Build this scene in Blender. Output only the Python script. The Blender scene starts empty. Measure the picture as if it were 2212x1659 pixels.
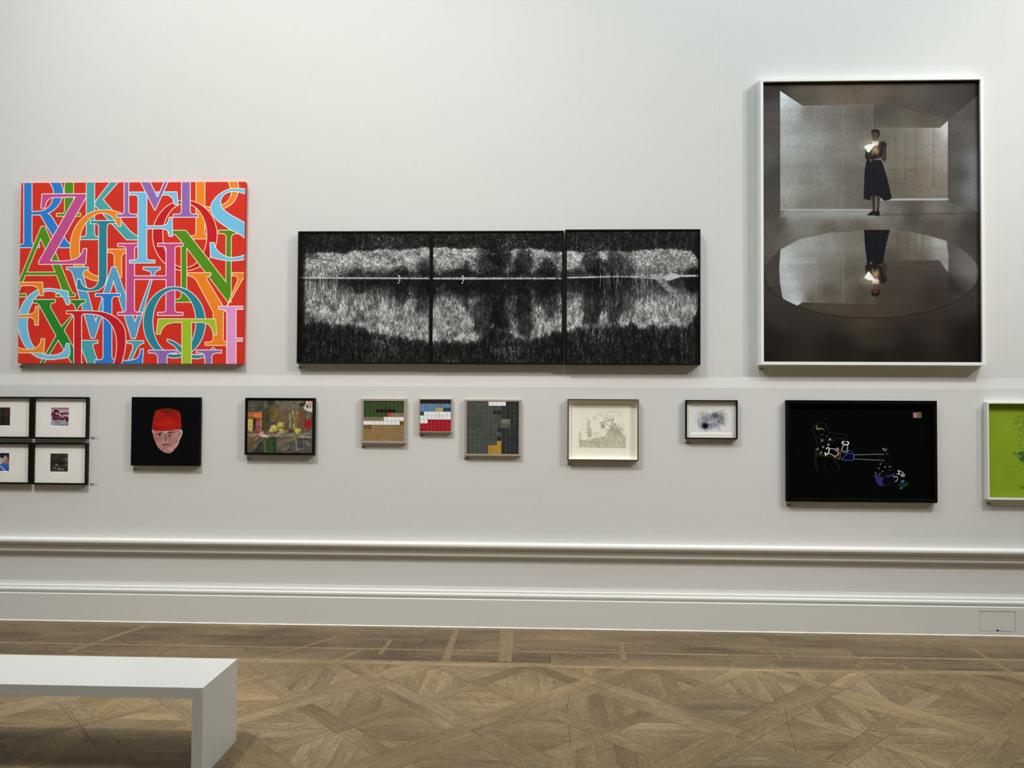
import bpy, math, random
import numpy as np
from mathutils import Vector, Matrix

# ------------------------------------------------------------------ camera
sc = bpy.context.scene
COL = sc.collection
cam_d = bpy.data.cameras.new('camera')
cam = bpy.data.objects.new('camera', cam_d); COL.objects.link(cam)
R_ = Vector((0.99930935, 0.03678388, 0.00526876))
U_ = Vector((-0.00443625, -0.0226776, 0.99973299))
F_ = Vector((-0.03689354, 0.9990659, 0.02249875))
m3 = Matrix((R_, U_, -F_)).transposed()
cam.matrix_world = Matrix.Translation((0, 0, 1.6)) @ m3.to_4x4()
cam_d.sensor_fit = 'HORIZONTAL'; cam_d.sensor_width = 36.0
cam_d.lens = 36.0 * 1662.0 / 2212.0
cam_d.clip_start = 0.05; cam_d.clip_end = 200
sc.camera = cam

# ------------------------------------------------------------------ world, lights, exposure
sc.view_settings.view_transform = 'Standard'; sc.view_settings.look = 'None'
sc.view_settings.gamma = 1.0; sc.view_settings.use_curve_mapping = False
sc.view_settings.exposure = -0.07
w = bpy.data.worlds.new('world'); sc.world = w; w.use_nodes = True
w.node_tree.nodes['Background'].inputs[0].default_value = (0.80, 0.90, 1.0, 1)
w.node_tree.nodes['Background'].inputs[1].default_value = 0.5

def light(name, kind, loc, energy, color, target=None, **kw):
    d = bpy.data.lights.new(name, kind); d.energy = energy; d.color = color
    for k, v in kw.items(): setattr(d, k, v)
    o = bpy.data.objects.new(name, d); COL.objects.link(o); o.location = loc
    if target is not None:
        o.rotation_euler = (Vector(target) - Vector(loc)).to_track_quat('-Z', 'Y').to_euler()
    return o
ROOM = dict(x0=-10.0, x1=16.0, y0=-12.0, z1=9.8)
E_LAY = 770
# daylight coming down through the long laylight in the ceiling
light('laylight_daylight', 'AREA', (2.0, 2.0, 9.7), E_LAY, (0.74, 0.90, 1.0), (2.0, 2.0, 0),
      shape='RECTANGLE', size=21.0, size_y=4.2)
# picture spotlights on the ceiling tracks, over to the right of the pictures they serve
for nm, loc, en, tgt, ang, rad in (
        ('track_spotlight', (11.3, -0.6, 9.3), 2400, (2.5, 5.5, 3.9), 34, 0.22),
        ('track_spotlight', (7.6, 0.3, 8.9), 1200, (-0.3, 5.5, 2.8), 42, 0.30),
        ('wall_washer', (-3.6, 1.3, 9.4), 2000, (-1.9, 5.5, 1.9), 56, 0.4),
        ('wall_washer', (0.6, 1.3, 9.4), 380, (0.3, 5.5, 1.9), 56, 0.4),
        ('wall_washer', (5.2, 1.3, 9.4), 1900, (4.9, 5.5, 0.8), 54, 0.4)):
    light(nm, 'SPOT', loc, en, (1.0, 0.95, 0.90), tgt, spot_size=math.radians(ang), spot_blend=1.0, shadow_soft_size=rad)

# added blue fill spot cools the top of the wall
light('upper_wall_blue_fill', 'SPOT', (3.2, 0.4, 9.5), 330, (0.42, 0.80, 1.0), (2.4, 5.5, 6.3), spot_size=math.radians(66), spot_blend=1.0, shadow_soft_size=0.8)

# ------------------------------------------------------------------ helpers
def lin(c):
    c = np.asarray(c, dtype=np.float64) / 255.0
    return np.where(c <= 0.04045, c / 12.92, ((c + 0.055) / 1.055) ** 2.4)
def L3(c, g=1.0):
    a = np.clip(lin(c) * g, 0, 0.95); return (float(a[0]), float(a[1]), float(a[2]), 1.0)

_m = {}
def mat(name, col, rough=0.6, spec=0.3, noise=0.0, nscale=30.0, bump=0.0, bscale=200.0, metal=0.0, stretch=None):
    if name in _m: return _m[name]
    m = bpy.data.materials.new(name); m.use_nodes = True; _m[name] = m
    nt = m.node_tree; b = nt.nodes['Principled BSDF']
    b.inputs['Base Color'].default_value = col if len(col) == 4 else (*col, 1)
    b.inputs['Roughness'].default_value = rough
    b.inputs['Specular IOR Level'].default_value = spec
    b.inputs['Metallic'].default_value = metal
    tc = nt.nodes.new('ShaderNodeTexCoord'); src = tc.outputs['Object']
    if stretch:
        mp = nt.nodes.new('ShaderNodeMapping'); mp.inputs['Scale'].default_value = stretch
        nt.links.new(src, mp.inputs[0]); src = mp.outputs[0]
    if noise:
        n = nt.nodes.new('ShaderNodeTexNoise'); n.inputs['Scale'].default_value = nscale; n.inputs['Detail'].default_value = 5
        nt.links.new(src, n.inputs['Vector'])
        mr = nt.nodes.new('ShaderNodeMapRange'); mr.inputs[3].default_value = 1 - noise; mr.inputs[4].default_value = 1 + noise
        nt.links.new(n.outputs[0], mr.inputs[0])
        mx = nt.nodes.new('ShaderNodeMix'); mx.data_type = 'RGBA'; mx.blend_type = 'MULTIPLY'; mx.inputs[0].default_value = 1
        mx.inputs[6].default_value = b.inputs['Base Color'].default_value[:]
        nt.links.new(mr.outputs[0], mx.inputs[7]); nt.links.new(mx.outputs[2], b.inputs['Base Color'])
    if bump:
        n = nt.nodes.new('ShaderNodeTexNoise'); n.inputs['Scale'].default_value = bscale; n.inputs['Detail'].default_value = 4
        nt.links.new(src, n.inputs['Vector'])
        bp = nt.nodes.new('ShaderNodeBump'); bp.inputs['Strength'].default_value = bump; bp.inputs['Distance'].default_value = 0.002
        nt.links.new(n.outputs[0], bp.inputs['Height']); nt.links.new(bp.outputs[0], b.inputs['Normal'])
    return m

def attr_mat(name, rough=0.55, spec=0.25, bump=0.0, bscale=400.0, varnish=0.0):
    if name in _m: return _m[name]
    m = mat(name, (1, 1, 1, 1), rough, spec, bump=bump, bscale=bscale)
    nt = m.node_tree; a = nt.nodes.new('ShaderNodeAttribute'); a.attribute_name = 'paint'
    nt.links.new(a.outputs['Color'], nt.nodes['Principled BSDF'].inputs['Base Color'])
    return m

def glass_mat():
    if 'glazing' in _m: return _m['glazing']
    m = bpy.data.materials.new('glazing'); m.use_nodes = True; _m['glazing'] = m
    nt = m.node_tree; nt.nodes.remove(nt.nodes['Principled BSDF'])
    out = nt.nodes['Material Output']
    t = nt.nodes.new('ShaderNodeBsdfTransparent'); g = nt.nodes.new('ShaderNodeBsdfGlossy')
    g.inputs['Roughness'].default_value = 0.02
    lw = nt.nodes.new('ShaderNodeLayerWeight'); lw.inputs[0].default_value = 0.5
    pw = nt.nodes.new('ShaderNodeMath'); pw.operation = 'POWER'; pw.inputs[1].default_value = 4.0
    nt.links.new(lw.outputs['Facing'], pw.inputs[0])
    fr = nt.nodes.new('ShaderNodeMath'); fr.operation = 'MULTIPLY_ADD'; fr.inputs[1].default_value = 0.08; fr.inputs[2].default_value = 0.003
    nt.links.new(pw.outputs[0], fr.inputs[0])
    mx = nt.nodes.new('ShaderNodeMixShader')
    nt.links.new(fr.outputs[0], mx.inputs[0]); nt.links.new(t.outputs[0], mx.inputs[1]); nt.links.new(g.outputs[0], mx.inputs[2])
    nt.links.new(mx.outputs[0], out.inputs[0])
    return m

def mesh_obj(name, verts, faces, m=None, parent=None, smooth=False):
    me = bpy.data.meshes.new(name); me.from_pydata([tuple(v) for v in verts], [], [tuple(f) for f in faces]); me.update()
    o = bpy.data.objects.new(name, me); COL.objects.link(o)
    if m: me.materials.append(m)
    if parent: o.parent = parent
    if smooth: me.polygons.foreach_set('use_smooth', [True] * len(me.polygons))
    return o

def thing(name, label, cat, loc, group=None):
    o = bpy.data.objects.new(name, None); COL.objects.link(o); o.location = loc
    o.empty_display_size = 0.1
    o['label'] = label; o['category'] = cat
    if group: o['group'] = group
    return o
def struct(o): o['kind'] = 'structure'; return o

class MB:
    def __init__(s): s.v = []; s.f = []
    def box(s, x0, x1, y0, y1, z0, z1):
        b = len(s.v)
        s.v += [(x0,y0,z0),(x1,y0,z0),(x1,y1,z0),(x0,y1,z0),(x0,y0,z1),(x1,y0,z1),(x1,y1,z1),(x0,y1,z1)]
        s.f += [tuple(b+i for i in q) for q in ((3,2,1,0),(4,5,6,7),(0,1,5,4),(1,2,6,5),(2,3,7,6),(3,0,4,7))]
        return s
    def profile_x(s, pts, x0, x1):          # pts: (y,z) open or closed profile swept along x
        b = len(s.v); n = len(pts)
        s.v += [(x0, y, z) for y, z in pts] + [(x1, y, z) for y, z in pts]
        s.f += [(b+i, b+n+i, b+n+(i+1) % n, b+(i+1) % n) for i in range(n)]
        s.f += [tuple(b+i for i in range(n)), tuple(b+n+i for i in reversed(range(n)))]
        return s
    def ring(s, w, h, prof, closed=True):   # prof: (inset, y) swept round a w x h rectangle standing on z=0, centred in x
        n = len(prof); b = len(s.v)
        for r, y in prof:
            s.v += [(-w/2+r, y, r), (w/2-r, y, r), (w/2-r, y, h-r), (-w/2+r, y, h-r)]
        k = n if closed else n-1
        for i in range(k):
            a, c = b+4*i, b+4*((i+1) % n)
            for j in range(4):
                s.f.append((a+j, a+(j+1) % 4, c+(j+1) % 4, c+j))
        return s
    def build(s, name, m, parent=None, smooth=False, bevel=0):
        o = mesh_obj(name, s.v, s.f, m, parent, smooth)
        if bevel:
            md = o.modifiers.new('bevel', 'BEVEL'); md.width = bevel; md.segments = 2; md.limit_method = 'ANGLE'
        return o

# ------------------------------------------------------------------ painting in code (pictures are flat painted surfaces)
rng = np.random.RandomState(7)
def vnoise(h, w, fy, fx, seed=0):
    """smooth value noise, fy x fx cells over the picture"""
    r = np.random.RandomState(seed)
    fy = max(1, int(fy)); fx = max(1, int(fx))
    g = r.rand(fy + 2, fx + 2)
    y = np.linspace(0, fy, h, endpoint=False); x = np.linspace(0, fx, w, endpoint=False)
    yi = y.astype(int); xi = x.astype(int); ty = y - yi; tx = x - xi
    ty = (ty*ty*(3-2*ty))[:, None]; tx = (tx*tx*(3-2*tx))[None, :]
    a = g[yi][:, xi]; b = g[yi][:, xi+1]; c = g[yi+1][:, xi]; d = g[yi+1][:, xi+1]
    return (a*(1-tx)+b*tx)*(1-ty) + (c*(1-tx)+d*tx)*ty
def fbm(h, w, fy, fx, octv=4, seed=0, gain=0.5):
    t = 0; s = 0; a = 1
    for i in range(octv):
        t = t + a*vnoise(h, w, min(fy*2**i, h), min(fx*2**i, w), seed+i*13); s += a; a *= gain
    return t/s

def smooth(pts, closed=False, n=8):
    P = [np.array(p, float) for p in pts]; N = len(P); out = []
    rngi = range(N if closed else N-1)
    for i in rngi:
        p1, p2 = P[i], P[(i+1) % N]
        p0 = P[i-1] if (closed or i > 0) else 2*p1-p2
        p3 = P[(i+2) % N] if (closed or i+2 < N) else 2*p2-p1
        for k in range(n):
            t = k/n
            out.append(0.5*((2*p1)+(-p0+p2)*t+(2*p0-5*p1+4*p2-p3)*t*t+(-p0+3*p1-3*p2+p3)*t**3))
    if not closed: out.append(P[-1])
    return [tuple(q) for q in out]
def arc(cx, cy, rx, ry, a0, a1, n=24):
    return [(cx+rx*math.cos(math.radians(a0+(a1-a0)*i/n)), cy+ry*math.sin(math.radians(a0+(a1-a0)*i/n))) for i in range(n+1)]

class Pic:
    """picture painted in the coordinates of its own four corners (TL,TR,BR,BL), y down"""
    def __init__(s, corners, W, H, bg):
        s.W, s.H = W, H
        A = np.array([[1, x, y, x*y] for x, y in corners], float)
        s.mu = np.linalg.solve(A, [0, W, W, 0]); s.mv = np.linalg.solve(A, [0, 0, H, H])
        s.sc = (W/(corners[1][0]-corners[0][0]) + H/(corners[3][1]-corners[0][1]))/2
        s.a = np.empty((H, W, 3)); s.a[:] = bg
        s.X, s.Y = np.meshgrid(np.arange(W)+0.5, np.arange(H)+0.5)
    def T(s, pts):
        p = np.array(pts, float); q = np.stack([np.ones(len(p)), p[:, 0], p[:, 1], p[:, 0]*p[:, 1]], 1)
        return np.stack([q @ s.mu, q @ s.mv], 1)
    def dist(s, P, closed, X, Y):
        d = np.full(X.shape, 1e18); inside = np.zeros(X.shape, bool)
        n = len(P)
        for i in range(n if closed else n-1):
            ax, ay = P[i]; bx, by = P[(i+1) % n]
            dx, dy = bx-ax, by-ay; l = dx*dx+dy*dy
            if l < 1e-12: continue
            t = np.clip(((X-ax)*dx+(Y-ay)*dy)/l, 0, 1)
            d = np.minimum(d, (X-ax-t*dx)**2+(Y-ay-t*dy)**2)
            if closed and ay != by:
                c = (ay > Y) != (by > Y)
                inside ^= c & (X < (bx-ax)*(Y-ay)/(by-ay)+ax)
        d = np.sqrt(d)
        return np.where(inside, -d, d) if closed else d
    def box(s, P, m):
        x0 = max(0, int(P[:, 0].min()-m)); x1 = min(s.W, int(P[:, 0].max()+m)+2)
        y0 = max(0, int(P[:, 1].min()-m)); y1 = min(s.H, int(P[:, 1].max()+m)+2)
        return (slice(y0, y1), slice(x0, x1)) if x1 > x0 and y1 > y0 else None
    def put(s, b, cov, col):
        cov = np.clip(cov, 0, 1)[..., None]
        if callable(col): col = col(s.X[b], s.Y[b])
        s.a[b] = s.a[b]*(1-cov)+np.asarray(col, float)*cov
    def poly(s, pts, col, alpha=1.0, soft=0.5):
        P = s.T(pts); b = s.box(P, soft+2)
        if b is None: return
        sd = s.dist(P, True, s.X[b], s.Y[b]); s.put(b, alpha*(0.5-sd/(2*soft)), col)
    def line(s, pts, width, col, alpha=1.0, soft=0.5):
        P = s.T(pts); hw = width*s.sc/2; b = s.box(P, hw+soft+2)
        if b is None: return
        d = s.dist(P, False, s.X[b], s.Y[b]); s.put(b, alpha*(0.5-(d-hw)/(2*soft)), col)
    def ell(s, cx, cy, rx, ry, col, alpha=1.0, soft=0.5, n=40):
        s.poly(arc(cx, cy, rx, ry, 0, 360, n)[:-1], col, alpha, soft)
    def pen(s, pts, col, alpha=0.5):
        P = s.T(pts); seg = np.hypot(*(P[1:]-P[:-1]).T); L = np.concatenate([[0], np.cumsum(seg)])
        n = max(2, int(L[-1]/0.45)); t = np.linspace(0, L[-1], n)
        x = np.interp(t, L, P[:, 0])-0.5; y = np.interp(t, L, P[:, 1])-0.5
        m = np.zeros((s.H, s.W)); xi = np.floor(x).astype(int); yi = np.floor(y).astype(int)
        for ox in (0, 1):
            for oy in (0, 1):
                wgt = (1-abs(x-xi-ox))*(1-abs(y-yi-oy))
                ok = (xi+ox >= 0) & (xi+ox < s.W) & (yi+oy >= 0) & (yi+oy < s.H)
                np.maximum.at(m, (yi[ok]+oy, xi[ok]+ox), wgt[ok])
        c = (m*alpha)[..., None]; s.a = s.a*(1-c)+np.array(col, float)*c
    def letter(s, plus, col, oc, lw, minus=()):
        Ps = [s.T(p) for p in plus]; Ms = [s.T(p) for p in minus]
        allp = np.concatenate(Ps); w_ = lw*s.sc; b = s.box(allp, w_+3)
        if b is None: return
        X, Y = s.X[b], s.Y[b]; sd = None
        for P in Ps:
            d = s.dist(P, True, X, Y); sd = d if sd is None else np.minimum(sd, d)
        for P in Ms: sd = np.maximum(sd, -s.dist(P, True, X, Y))
        s.put(b, 0.5-(sd-w_), oc); s.put(b, 0.5-sd, col)
    def mul(s, n, k):
        s.a *= (1+(n-0.5)*2*k)[..., None]

def painted(name, pic, w, h, y, z0, m, parent, gain=1.25, xc=0.0):
    """grid mesh facing -y carrying the painted colours"""
    H, W = pic.H, pic.W
    a = np.clip(pic.a, 0, 255)
    xs = xc - w/2 + w*(np.arange(W)+0.5)/W; zs = z0 + h - h*(np.arange(H)+0.5)/H
    xs[0] = xc-w/2; xs[-1] = xc+w/2; zs[0] = z0+h; zs[-1] = z0
    co = np.empty((H, W, 3), np.float32); co[..., 0] = xs[None, :]; co[..., 1] = y; co[..., 2] = zs[:, None]
    idx = np.arange(H*W).reshape(H, W)
    q = np.stack([idx[:-1, :-1], idx[1:, :-1], idx[1:, 1:], idx[:-1, 1:]], -1).reshape(-1, 4)
    me = bpy.data.meshes.new(name); me.vertices.add(H*W); me.vertices.foreach_set('co', co.ravel())
    me.loops.add(q.size); me.loops.foreach_set('vertex_index', q.ravel().astype(np.int32))
    me.polygons.add(len(q)); me.polygons.foreach_set('loop_start', np.arange(0, q.size, 4, dtype=np.int32))
    me.update(calc_edges=True)
    at = me.color_attributes.new('paint', 'FLOAT_COLOR', 'POINT')
    c = np.ones((H*W, 4), np.float32); c[:, :3] = np.clip(lin(a)*gain, 0, 0.97).reshape(-1, 3)
    at.data.foreach_set('color', c.ravel())
    me.materials.append(m)
    o = bpy.data.objects.new(name, me); COL.objects.link(o); o.parent = parent
    return o
# ------------------------------------------------------------------ the room
X0, X1, Y0, Z1 = ROOM['x0'], ROOM['x1'], ROOM['y0'], ROOM['z1']
YU, YL = 5.510, 5.50              # upper wall face, lower wall face (stands 3 cm proud)
WALL = L3((221, 219, 214))
wallm = mat('wall_paint', WALL, 0.85, 0.15, noise=0.012, nscale=1.5, bump=0.27, bscale=160, stretch=(1, 1, 2.2))
def add_seams(m):
    """plasterboard joints 1 m apart show as fine raised lines under the paint, only above the ledge"""
    nt = m.node_tree; b = nt.nodes['Principled BSDF']
    tc = nt.nodes.new('ShaderNodeTexCoord'); sx = nt.nodes.new('ShaderNodeSeparateXYZ'); nt.links.new(tc.outputs['Object'], sx.inputs[0])
    def M(op, a, b_=None, c=None):
        n = nt.nodes.new('ShaderNodeMath'); n.operation = op
        for i, v in enumerate((a, b_, c)):
            if v is None: continue
            if isinstance(v, (int, float)): n.inputs[i].default_value = v
            else: nt.links.new(v, n.inputs[i])
        return n.outputs[0]
    fr = M('FRACT', M('ADD', sx.outputs[0], 0.722+20+0.5))
    d = M('ABSOLUTE', M('SUBTRACT', fr, 0.5))
    r = M('MAXIMUM', M('SUBTRACT', 1.0, M('MULTIPLY', d, 260.0)), 0.0)
    r = M('MULTIPLY', r, M('GREATER_THAN', sx.outputs[2], 1.79))
    bp = nt.nodes.new('ShaderNodeBump'); bp.inputs['Strength'].default_value = 0.35; bp.inputs['Distance'].default_value = 0.0015
    nt.links.new(r, bp.inputs['Height'])
    old = b.inputs['Normal'].links[0].from_socket
    nt.links.new(old, bp.inputs['Normal']); nt.links.new(bp.outputs[0], b.inputs['Normal'])
add_seams(wallm)
trimm = mat('trim_gloss_paint', L3((222, 220, 213)), 0.45, 0.4, noise=0.01, nscale=3, bump=0.12, bscale=60)
TH = 0.25
# back wall: one profile, upper face / sloped ledge / lower face
wb = MB().profile_x([(YU, Z1), (YU, 1.7803), (YL, 1.703), (YL, 0.0), (YU+TH, 0.0), (YU+TH, Z1)], X0-TH, X1+TH).build('wall_back', wallm); struct(wb)
struct(MB().box(X0-TH, X0, Y0, YL, 0, Z1).build('wall_left', wallm))
struct(MB().box(X1, X1+TH, Y0, YL, 0, Z1).build('wall_right', wallm))
farm = mat('far_wall_paint', L3((146, 138, 124)), 0.85, 0.1, noise=0.03, nscale=1.0)
struct(MB().box(X0-TH, X1+TH, Y0-TH, Y0, 0, Z1).build('wall_front', farm))
# ceiling with the laylight opening
lx0, lx1, ly0, ly1 = -8.6, 14.6, -0.15, 4.15
cm = mat('ceiling_paint', L3((235, 235, 232)), 0.9, 0.1, noise=0.01, nscale=1)
c = MB(); c.box(X0-TH, X1+TH, Y0-TH, ly0, Z1, Z1+0.2); c.box(X0-TH, X1+TH, ly1, YU+TH, Z1, Z1+0.2)
c.box(X0-TH, lx0, ly0, ly1, Z1, Z1+0.2); c.box(lx1, X1+TH, ly0, ly1, Z1, Z1+0.2)
struct(c.build('ceiling', cm))
wg = MB()
for i in range(14): wg.box(lx0+i*(lx1-lx0)/13-0.03, lx0+i*(lx1-lx0)/13+0.03, ly0, ly1, Z1+0.02, Z1+0.12)
for i in range(4): wg.box(lx0, lx1, ly0+i*(ly1-ly0)/3-0.03, ly0+i*(ly1-ly0)/3+0.03, Z1+0.03, Z1+0.11)
struct(wg.build('window_1', trimm))

# dado rail: rounded top bead, undercut, fillet, fascia and cove
def arcp(cy, cz, ry, rz, a0, a1, n=8):
    return [(cy+ry*math.cos(math.radians(a0+(a1-a0)*i/n)), cz+rz*math.sin(math.radians(a0+(a1-a0)*i/n))) for i in range(n+1)]
yw = YL
p = [(yw, 0.594)] + arcp(yw-0.036, 0.577, 0.017, 0.016, 90, 180, 8)
p += [(yw-0.053, 0.568)] + [(yw-0.049, 0.560), (yw-0.040, 0.556)]
p += arcp(yw-0.040, 0.540, 0.010, 0.013, 90, 0, 5)[1:] + [(yw-0.032, 0.538), (yw-0.032, 0.536)]
p += [(yw-0.027, 0.527), (yw-0.026, 0.522), (yw-0.0255, 0.521), (yw-0.0255, 0.500), (yw-0.022, 0.4985)]
p += arcp(yw-0.022, 0.472, 0.017, 0.026, 90, 0, 8)[1:] + [(yw-0.004, 0.468), (yw, 0.466)]
struct(MB().profile_x(p[::-1], X0, X1).build('trim_1', trimm))
# base moulding above the skirting
p = [(yw, 0.2745), (yw-0.006, 0.2745), (yw-0.006, 0.270)]
p += [(yw-0.009, 0.262), (yw-0.011, 0.256)] + arcp(yw-0.011, 0.243, 0.009, 0.012, 110, 180, 5)
p += [(yw-0.021, 0.236)] + arcp(yw-0.021, 0.220, 0.013, 0.017, 100, 235, 10) + [(yw-0.025, 0.201), (yw, 0.201)]
struct(MB().profile_x(p[::-1], X0, X1).build('trim_2', trimm))
# skirting board with a hatch opening
ys = YL-0.040
hx0, hx1, hz0, hz1 = 3.036, 3.279, 0.030, 0.170
sk = MB()
for a, b_ in ((X0, hx0), (hx1, X1)):
    sk.profile_x([(yw, 0.0), (ys+0.002, 0.0), (ys, 0.004), (ys, 0.195), (ys+0.003, 0.1985), (yw, 0.201)][::-1], a, b_)
sk.profile_x([(yw, hz1), (ys, hz1), (ys, 0.195), (ys+0.003, 0.1985), (yw, 0.201)][::-1], hx0, hx1)
sk.profile_x([(yw, 0.0), (ys, 0.0), (ys, hz0), (yw, hz0)][::-1], hx0, hx1)
struct(sk.build('baseboard_back', trimm))
# white paint edge where the skirting meets the boards
rr = random.Random(3); v = []; f = []
xs = [X0+i*(X1-X0)/700 for i in range(701)]
for x in xs:
    h = 0.0045+rr.random()*0.0025; v += [(x, ys-0.0035-rr.random()*0.001, 0.0), (x, ys-0.003, h*0.6), (x, ys-0.0002, h)]
for i in range(700):
    for k in range(2): f.append((3*i+k, 3*i+3+k, 3*i+4+k, 3*i+1+k))
struct(mesh_obj('trim_3', v, f, mat('caulk', L3((246, 243, 238)), 0.5, 0.3, noise=0.05, nscale=80)))
# hatch
hatch = thing('access_hatch', 'small white rectangular access hatch with a dark finger hole in the skirting', 'hatch', ((hx0+hx1)/2, yw, hz0))
g = 0.0022; hw = (hx1-hx0)/2-g; hh = hz1-hz0-g
nr = 0.0095
out = [(-hw, g), (-nr-0.001, g)] + [(nr*math.cos(math.radians(a)), g+nr*0.3+nr*math.sin(math.radians(a))) for a in range(180, -1, -15)] + [(hw, g)] + [(hw, hh-0.006), (hw-0.006, hh), (-hw+0.006, hh), (-hw, hh-0.006)]
n = len(out); v = [(x, -0.0385, z) for x, z in out]+[(x, -0.030, z) for x, z in out]
mesh_obj('hatch_panel', v, [tuple(range(n))]+[(i, n+i, n+(i+1) % n, (i+1) % n) for i in range(n)], trimm, hatch)
MB().box(-(hx1-hx0)/2+.0002, (hx1-hx0)/2-.0002, -0.012, -0.004, 0.0002, hz1-hz0-.0002).build('hatch_recess', mat('dark_void', (0.012, 0.011, 0.01, 1), 0.9, 0.0, noise=.1), hatch)

# ------------------------------------------------------------------ parquet floor
def clip(poly, a, b, c):        # keep a*x+b*y<=c
    out = []
    for i in range(len(poly)):
        p, q = poly[i], poly[(i+1) % len(poly)]
        dp, dq = a*p[0]+b*p[1]-c, a*q[0]+b*q[1]-c
        if dp <= 0: out.append(p)
        if (dp < 0 < dq) or (dq < 0 < dp):
            t = dp/(dp-dq); out.append((p[0]+(q[0]-p[0])*t, p[1]+(q[1]-p[1])*t))
    return out
FR = random.Random(11)
planks = []          # (polygon, grain angle, tone, hue)
YB = 4.675           # the straight border boards lie beyond this line
def plank(poly, ang, tone=None, hue=None, ylim=True):
    if ylim: poly = clip(poly, 0, 1, YB)
    if len(poly) < 3: return
    A = 0
    for i in range(len(poly)):
        a, b = poly[i], poly[(i+1) % len(poly)]; A += a[0]*b[1]-a[1]*b[0]
    if abs(A) < 1e-4: return
    if A < 0: poly = poly[::-1]
    planks.append((poly, ang, FR.gauss(0, 1) if tone is None else tone, FR.random() if hue is None else hue))
r2 = math.sqrt(.5)
def st(s_, t_): return ((s_-t_)*r2, (s_+t_)*r2)
def rect_st(s0, s1, t0, t1): return [st(s0, t0), st(s1, t0), st(s1, t1), st(s0, t1)]
PW = 0.092; PITCH = 0.90; S0 = 2.43; T0 = 2.90
XA, XB, YA = -5.2, 5.6, -0.5
def inrange(poly): return any(XA < x < XB and YA < y < YB+0.2 for x, y in poly)
for i in range(-12, 12):
    for j in range(-12, 12):
        a, b = S0+i*PITCH, T0+j*PITCH           # panel from band centre to band centre
        panel = rect_st(a, a+PITCH, b, b+PITCH)
        if not inrange(panel): continue
        o = PW; e = PITCH
        plank(rect_st(a, a+o, b, b+e-o), 135); plank(rect_st(a, a+e, b+e-o, b+e), 45) if (i+j) % 2 else plank(rect_st(a+o, a+e, b+e-o, b+e), 45)
        if (i+j) % 2 == 0: plank(rect_st(a, a+o, b+e-o, b+e), 135)
        plank(rect_st(a+e-o, a+e, b+o, b+e-o), 135); plank(rect_st(a+o, a+e, b, b+o), 45)
        # inner cross and four quarters
        c0, c1 = (e-o)/2, (e+o)/2
        plank(rect_st(a+o, a+e-o, b+c0, b+c1), 45) if j % 2 else (plank(rect_st(a+o, a+c0, b+c0, b+c1), 45), plank(rect_st(a+c1, a+e-o, b+c0, b+c1), 45), plank(rect_st(a+c0, a+c1, b+c0, b+c1), 135))
        plank(rect_st(a+c0, a+c1, b+o, b+c0), 135); plank(rect_st(a+c0, a+c1, b+c1, b+e-o), 135)
        for qi, (u0, u1) in enumerate(((o, c0), (c1, e-o))):
            for qj, (w0, w1) in enumerate(((o, c0), (c1, e-o))):
                q = rect_st(a+u0, a+u1, b+w0, b+w1)
                hor = (qi+qj+i+j) % 2 == 0
                k = 1 if hor else 0
                lo = min(p_[k] for p_ in q); hi = max(p_[k] for p_ in q); nst = 5
                base = FR.gauss(0, .6); hu = FR.random()
                for s_ in range(nst):
                    l0 = lo+(hi-lo)*s_/nst; l1 = lo+(hi-lo)*(s_+1)/nst
                    pp = clip(clip(q, *((0, 1, l1) if hor else (1, 0, l1))), *((0, -1, -l0) if hor else (-1, 0, -l0)))
                    plank(pp, 0 if hor else 90, base+FR.gauss(0, .55), hu)
# border boards parallel to the wall
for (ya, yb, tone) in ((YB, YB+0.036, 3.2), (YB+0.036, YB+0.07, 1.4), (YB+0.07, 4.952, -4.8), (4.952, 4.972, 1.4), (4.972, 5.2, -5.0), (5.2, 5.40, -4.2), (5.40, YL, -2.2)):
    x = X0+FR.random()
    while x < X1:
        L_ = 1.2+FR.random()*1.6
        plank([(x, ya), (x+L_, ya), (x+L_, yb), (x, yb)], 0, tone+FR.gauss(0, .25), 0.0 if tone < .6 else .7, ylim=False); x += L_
planks = [p_ for p_ in planks]
def shrink(poly, g):
    cx = sum(p[0] for p in poly)/len(poly); cy = sum(p[1] for p in poly)/len(poly)
    out = []
    for x, y in poly:
        d = math.hypot(x-cx, y-cy); k = max(0, 1-g/d); out.append((cx+(x-cx)*k, cy+(y-cy)*k))
    return out
V = []; Fc = []; UV = []; TN = []; MI = []
for poly, ang, tone, hue in planks:
    b = len(V); P = shrink(poly, 0.0011)
    V += [(x, y, 0.0) for x, y in P]; Fc.append(tuple(range(b, b+len(P))))
    ca, sa = math.cos(math.radians(ang)), math.sin(math.radians(ang)); ox, oy = FR.random()*50, FR.random()*50
    if ang in (0,) and poly[0][1] > YB-.01: ox = 0
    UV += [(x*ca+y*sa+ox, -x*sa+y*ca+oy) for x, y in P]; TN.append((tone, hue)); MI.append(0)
b = len(V)
V += [(X0-TH, Y0-TH, -0.002), (X1+TH, Y0-TH, -0.002), (X1+TH, YU+TH, -0.002), (X0-TH, YU+TH, -0.002),
      (X0-TH, Y0-TH, -0.1), (X1+TH, Y0-TH, -0.1), (X1+TH, YU+TH, -0.1), (X0-TH, YU+TH, -0.1)]
for q in ((0,1,2,3),(7,6,5,4),(0,4,5,1),(1,5,6,2),(2,6,7,3),(3,7,4,0)):
    Fc.append(tuple(b+i for i in q)); UV += [(0, 0)]*4; TN.append((-1.2, .3)); MI.append(1)
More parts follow.
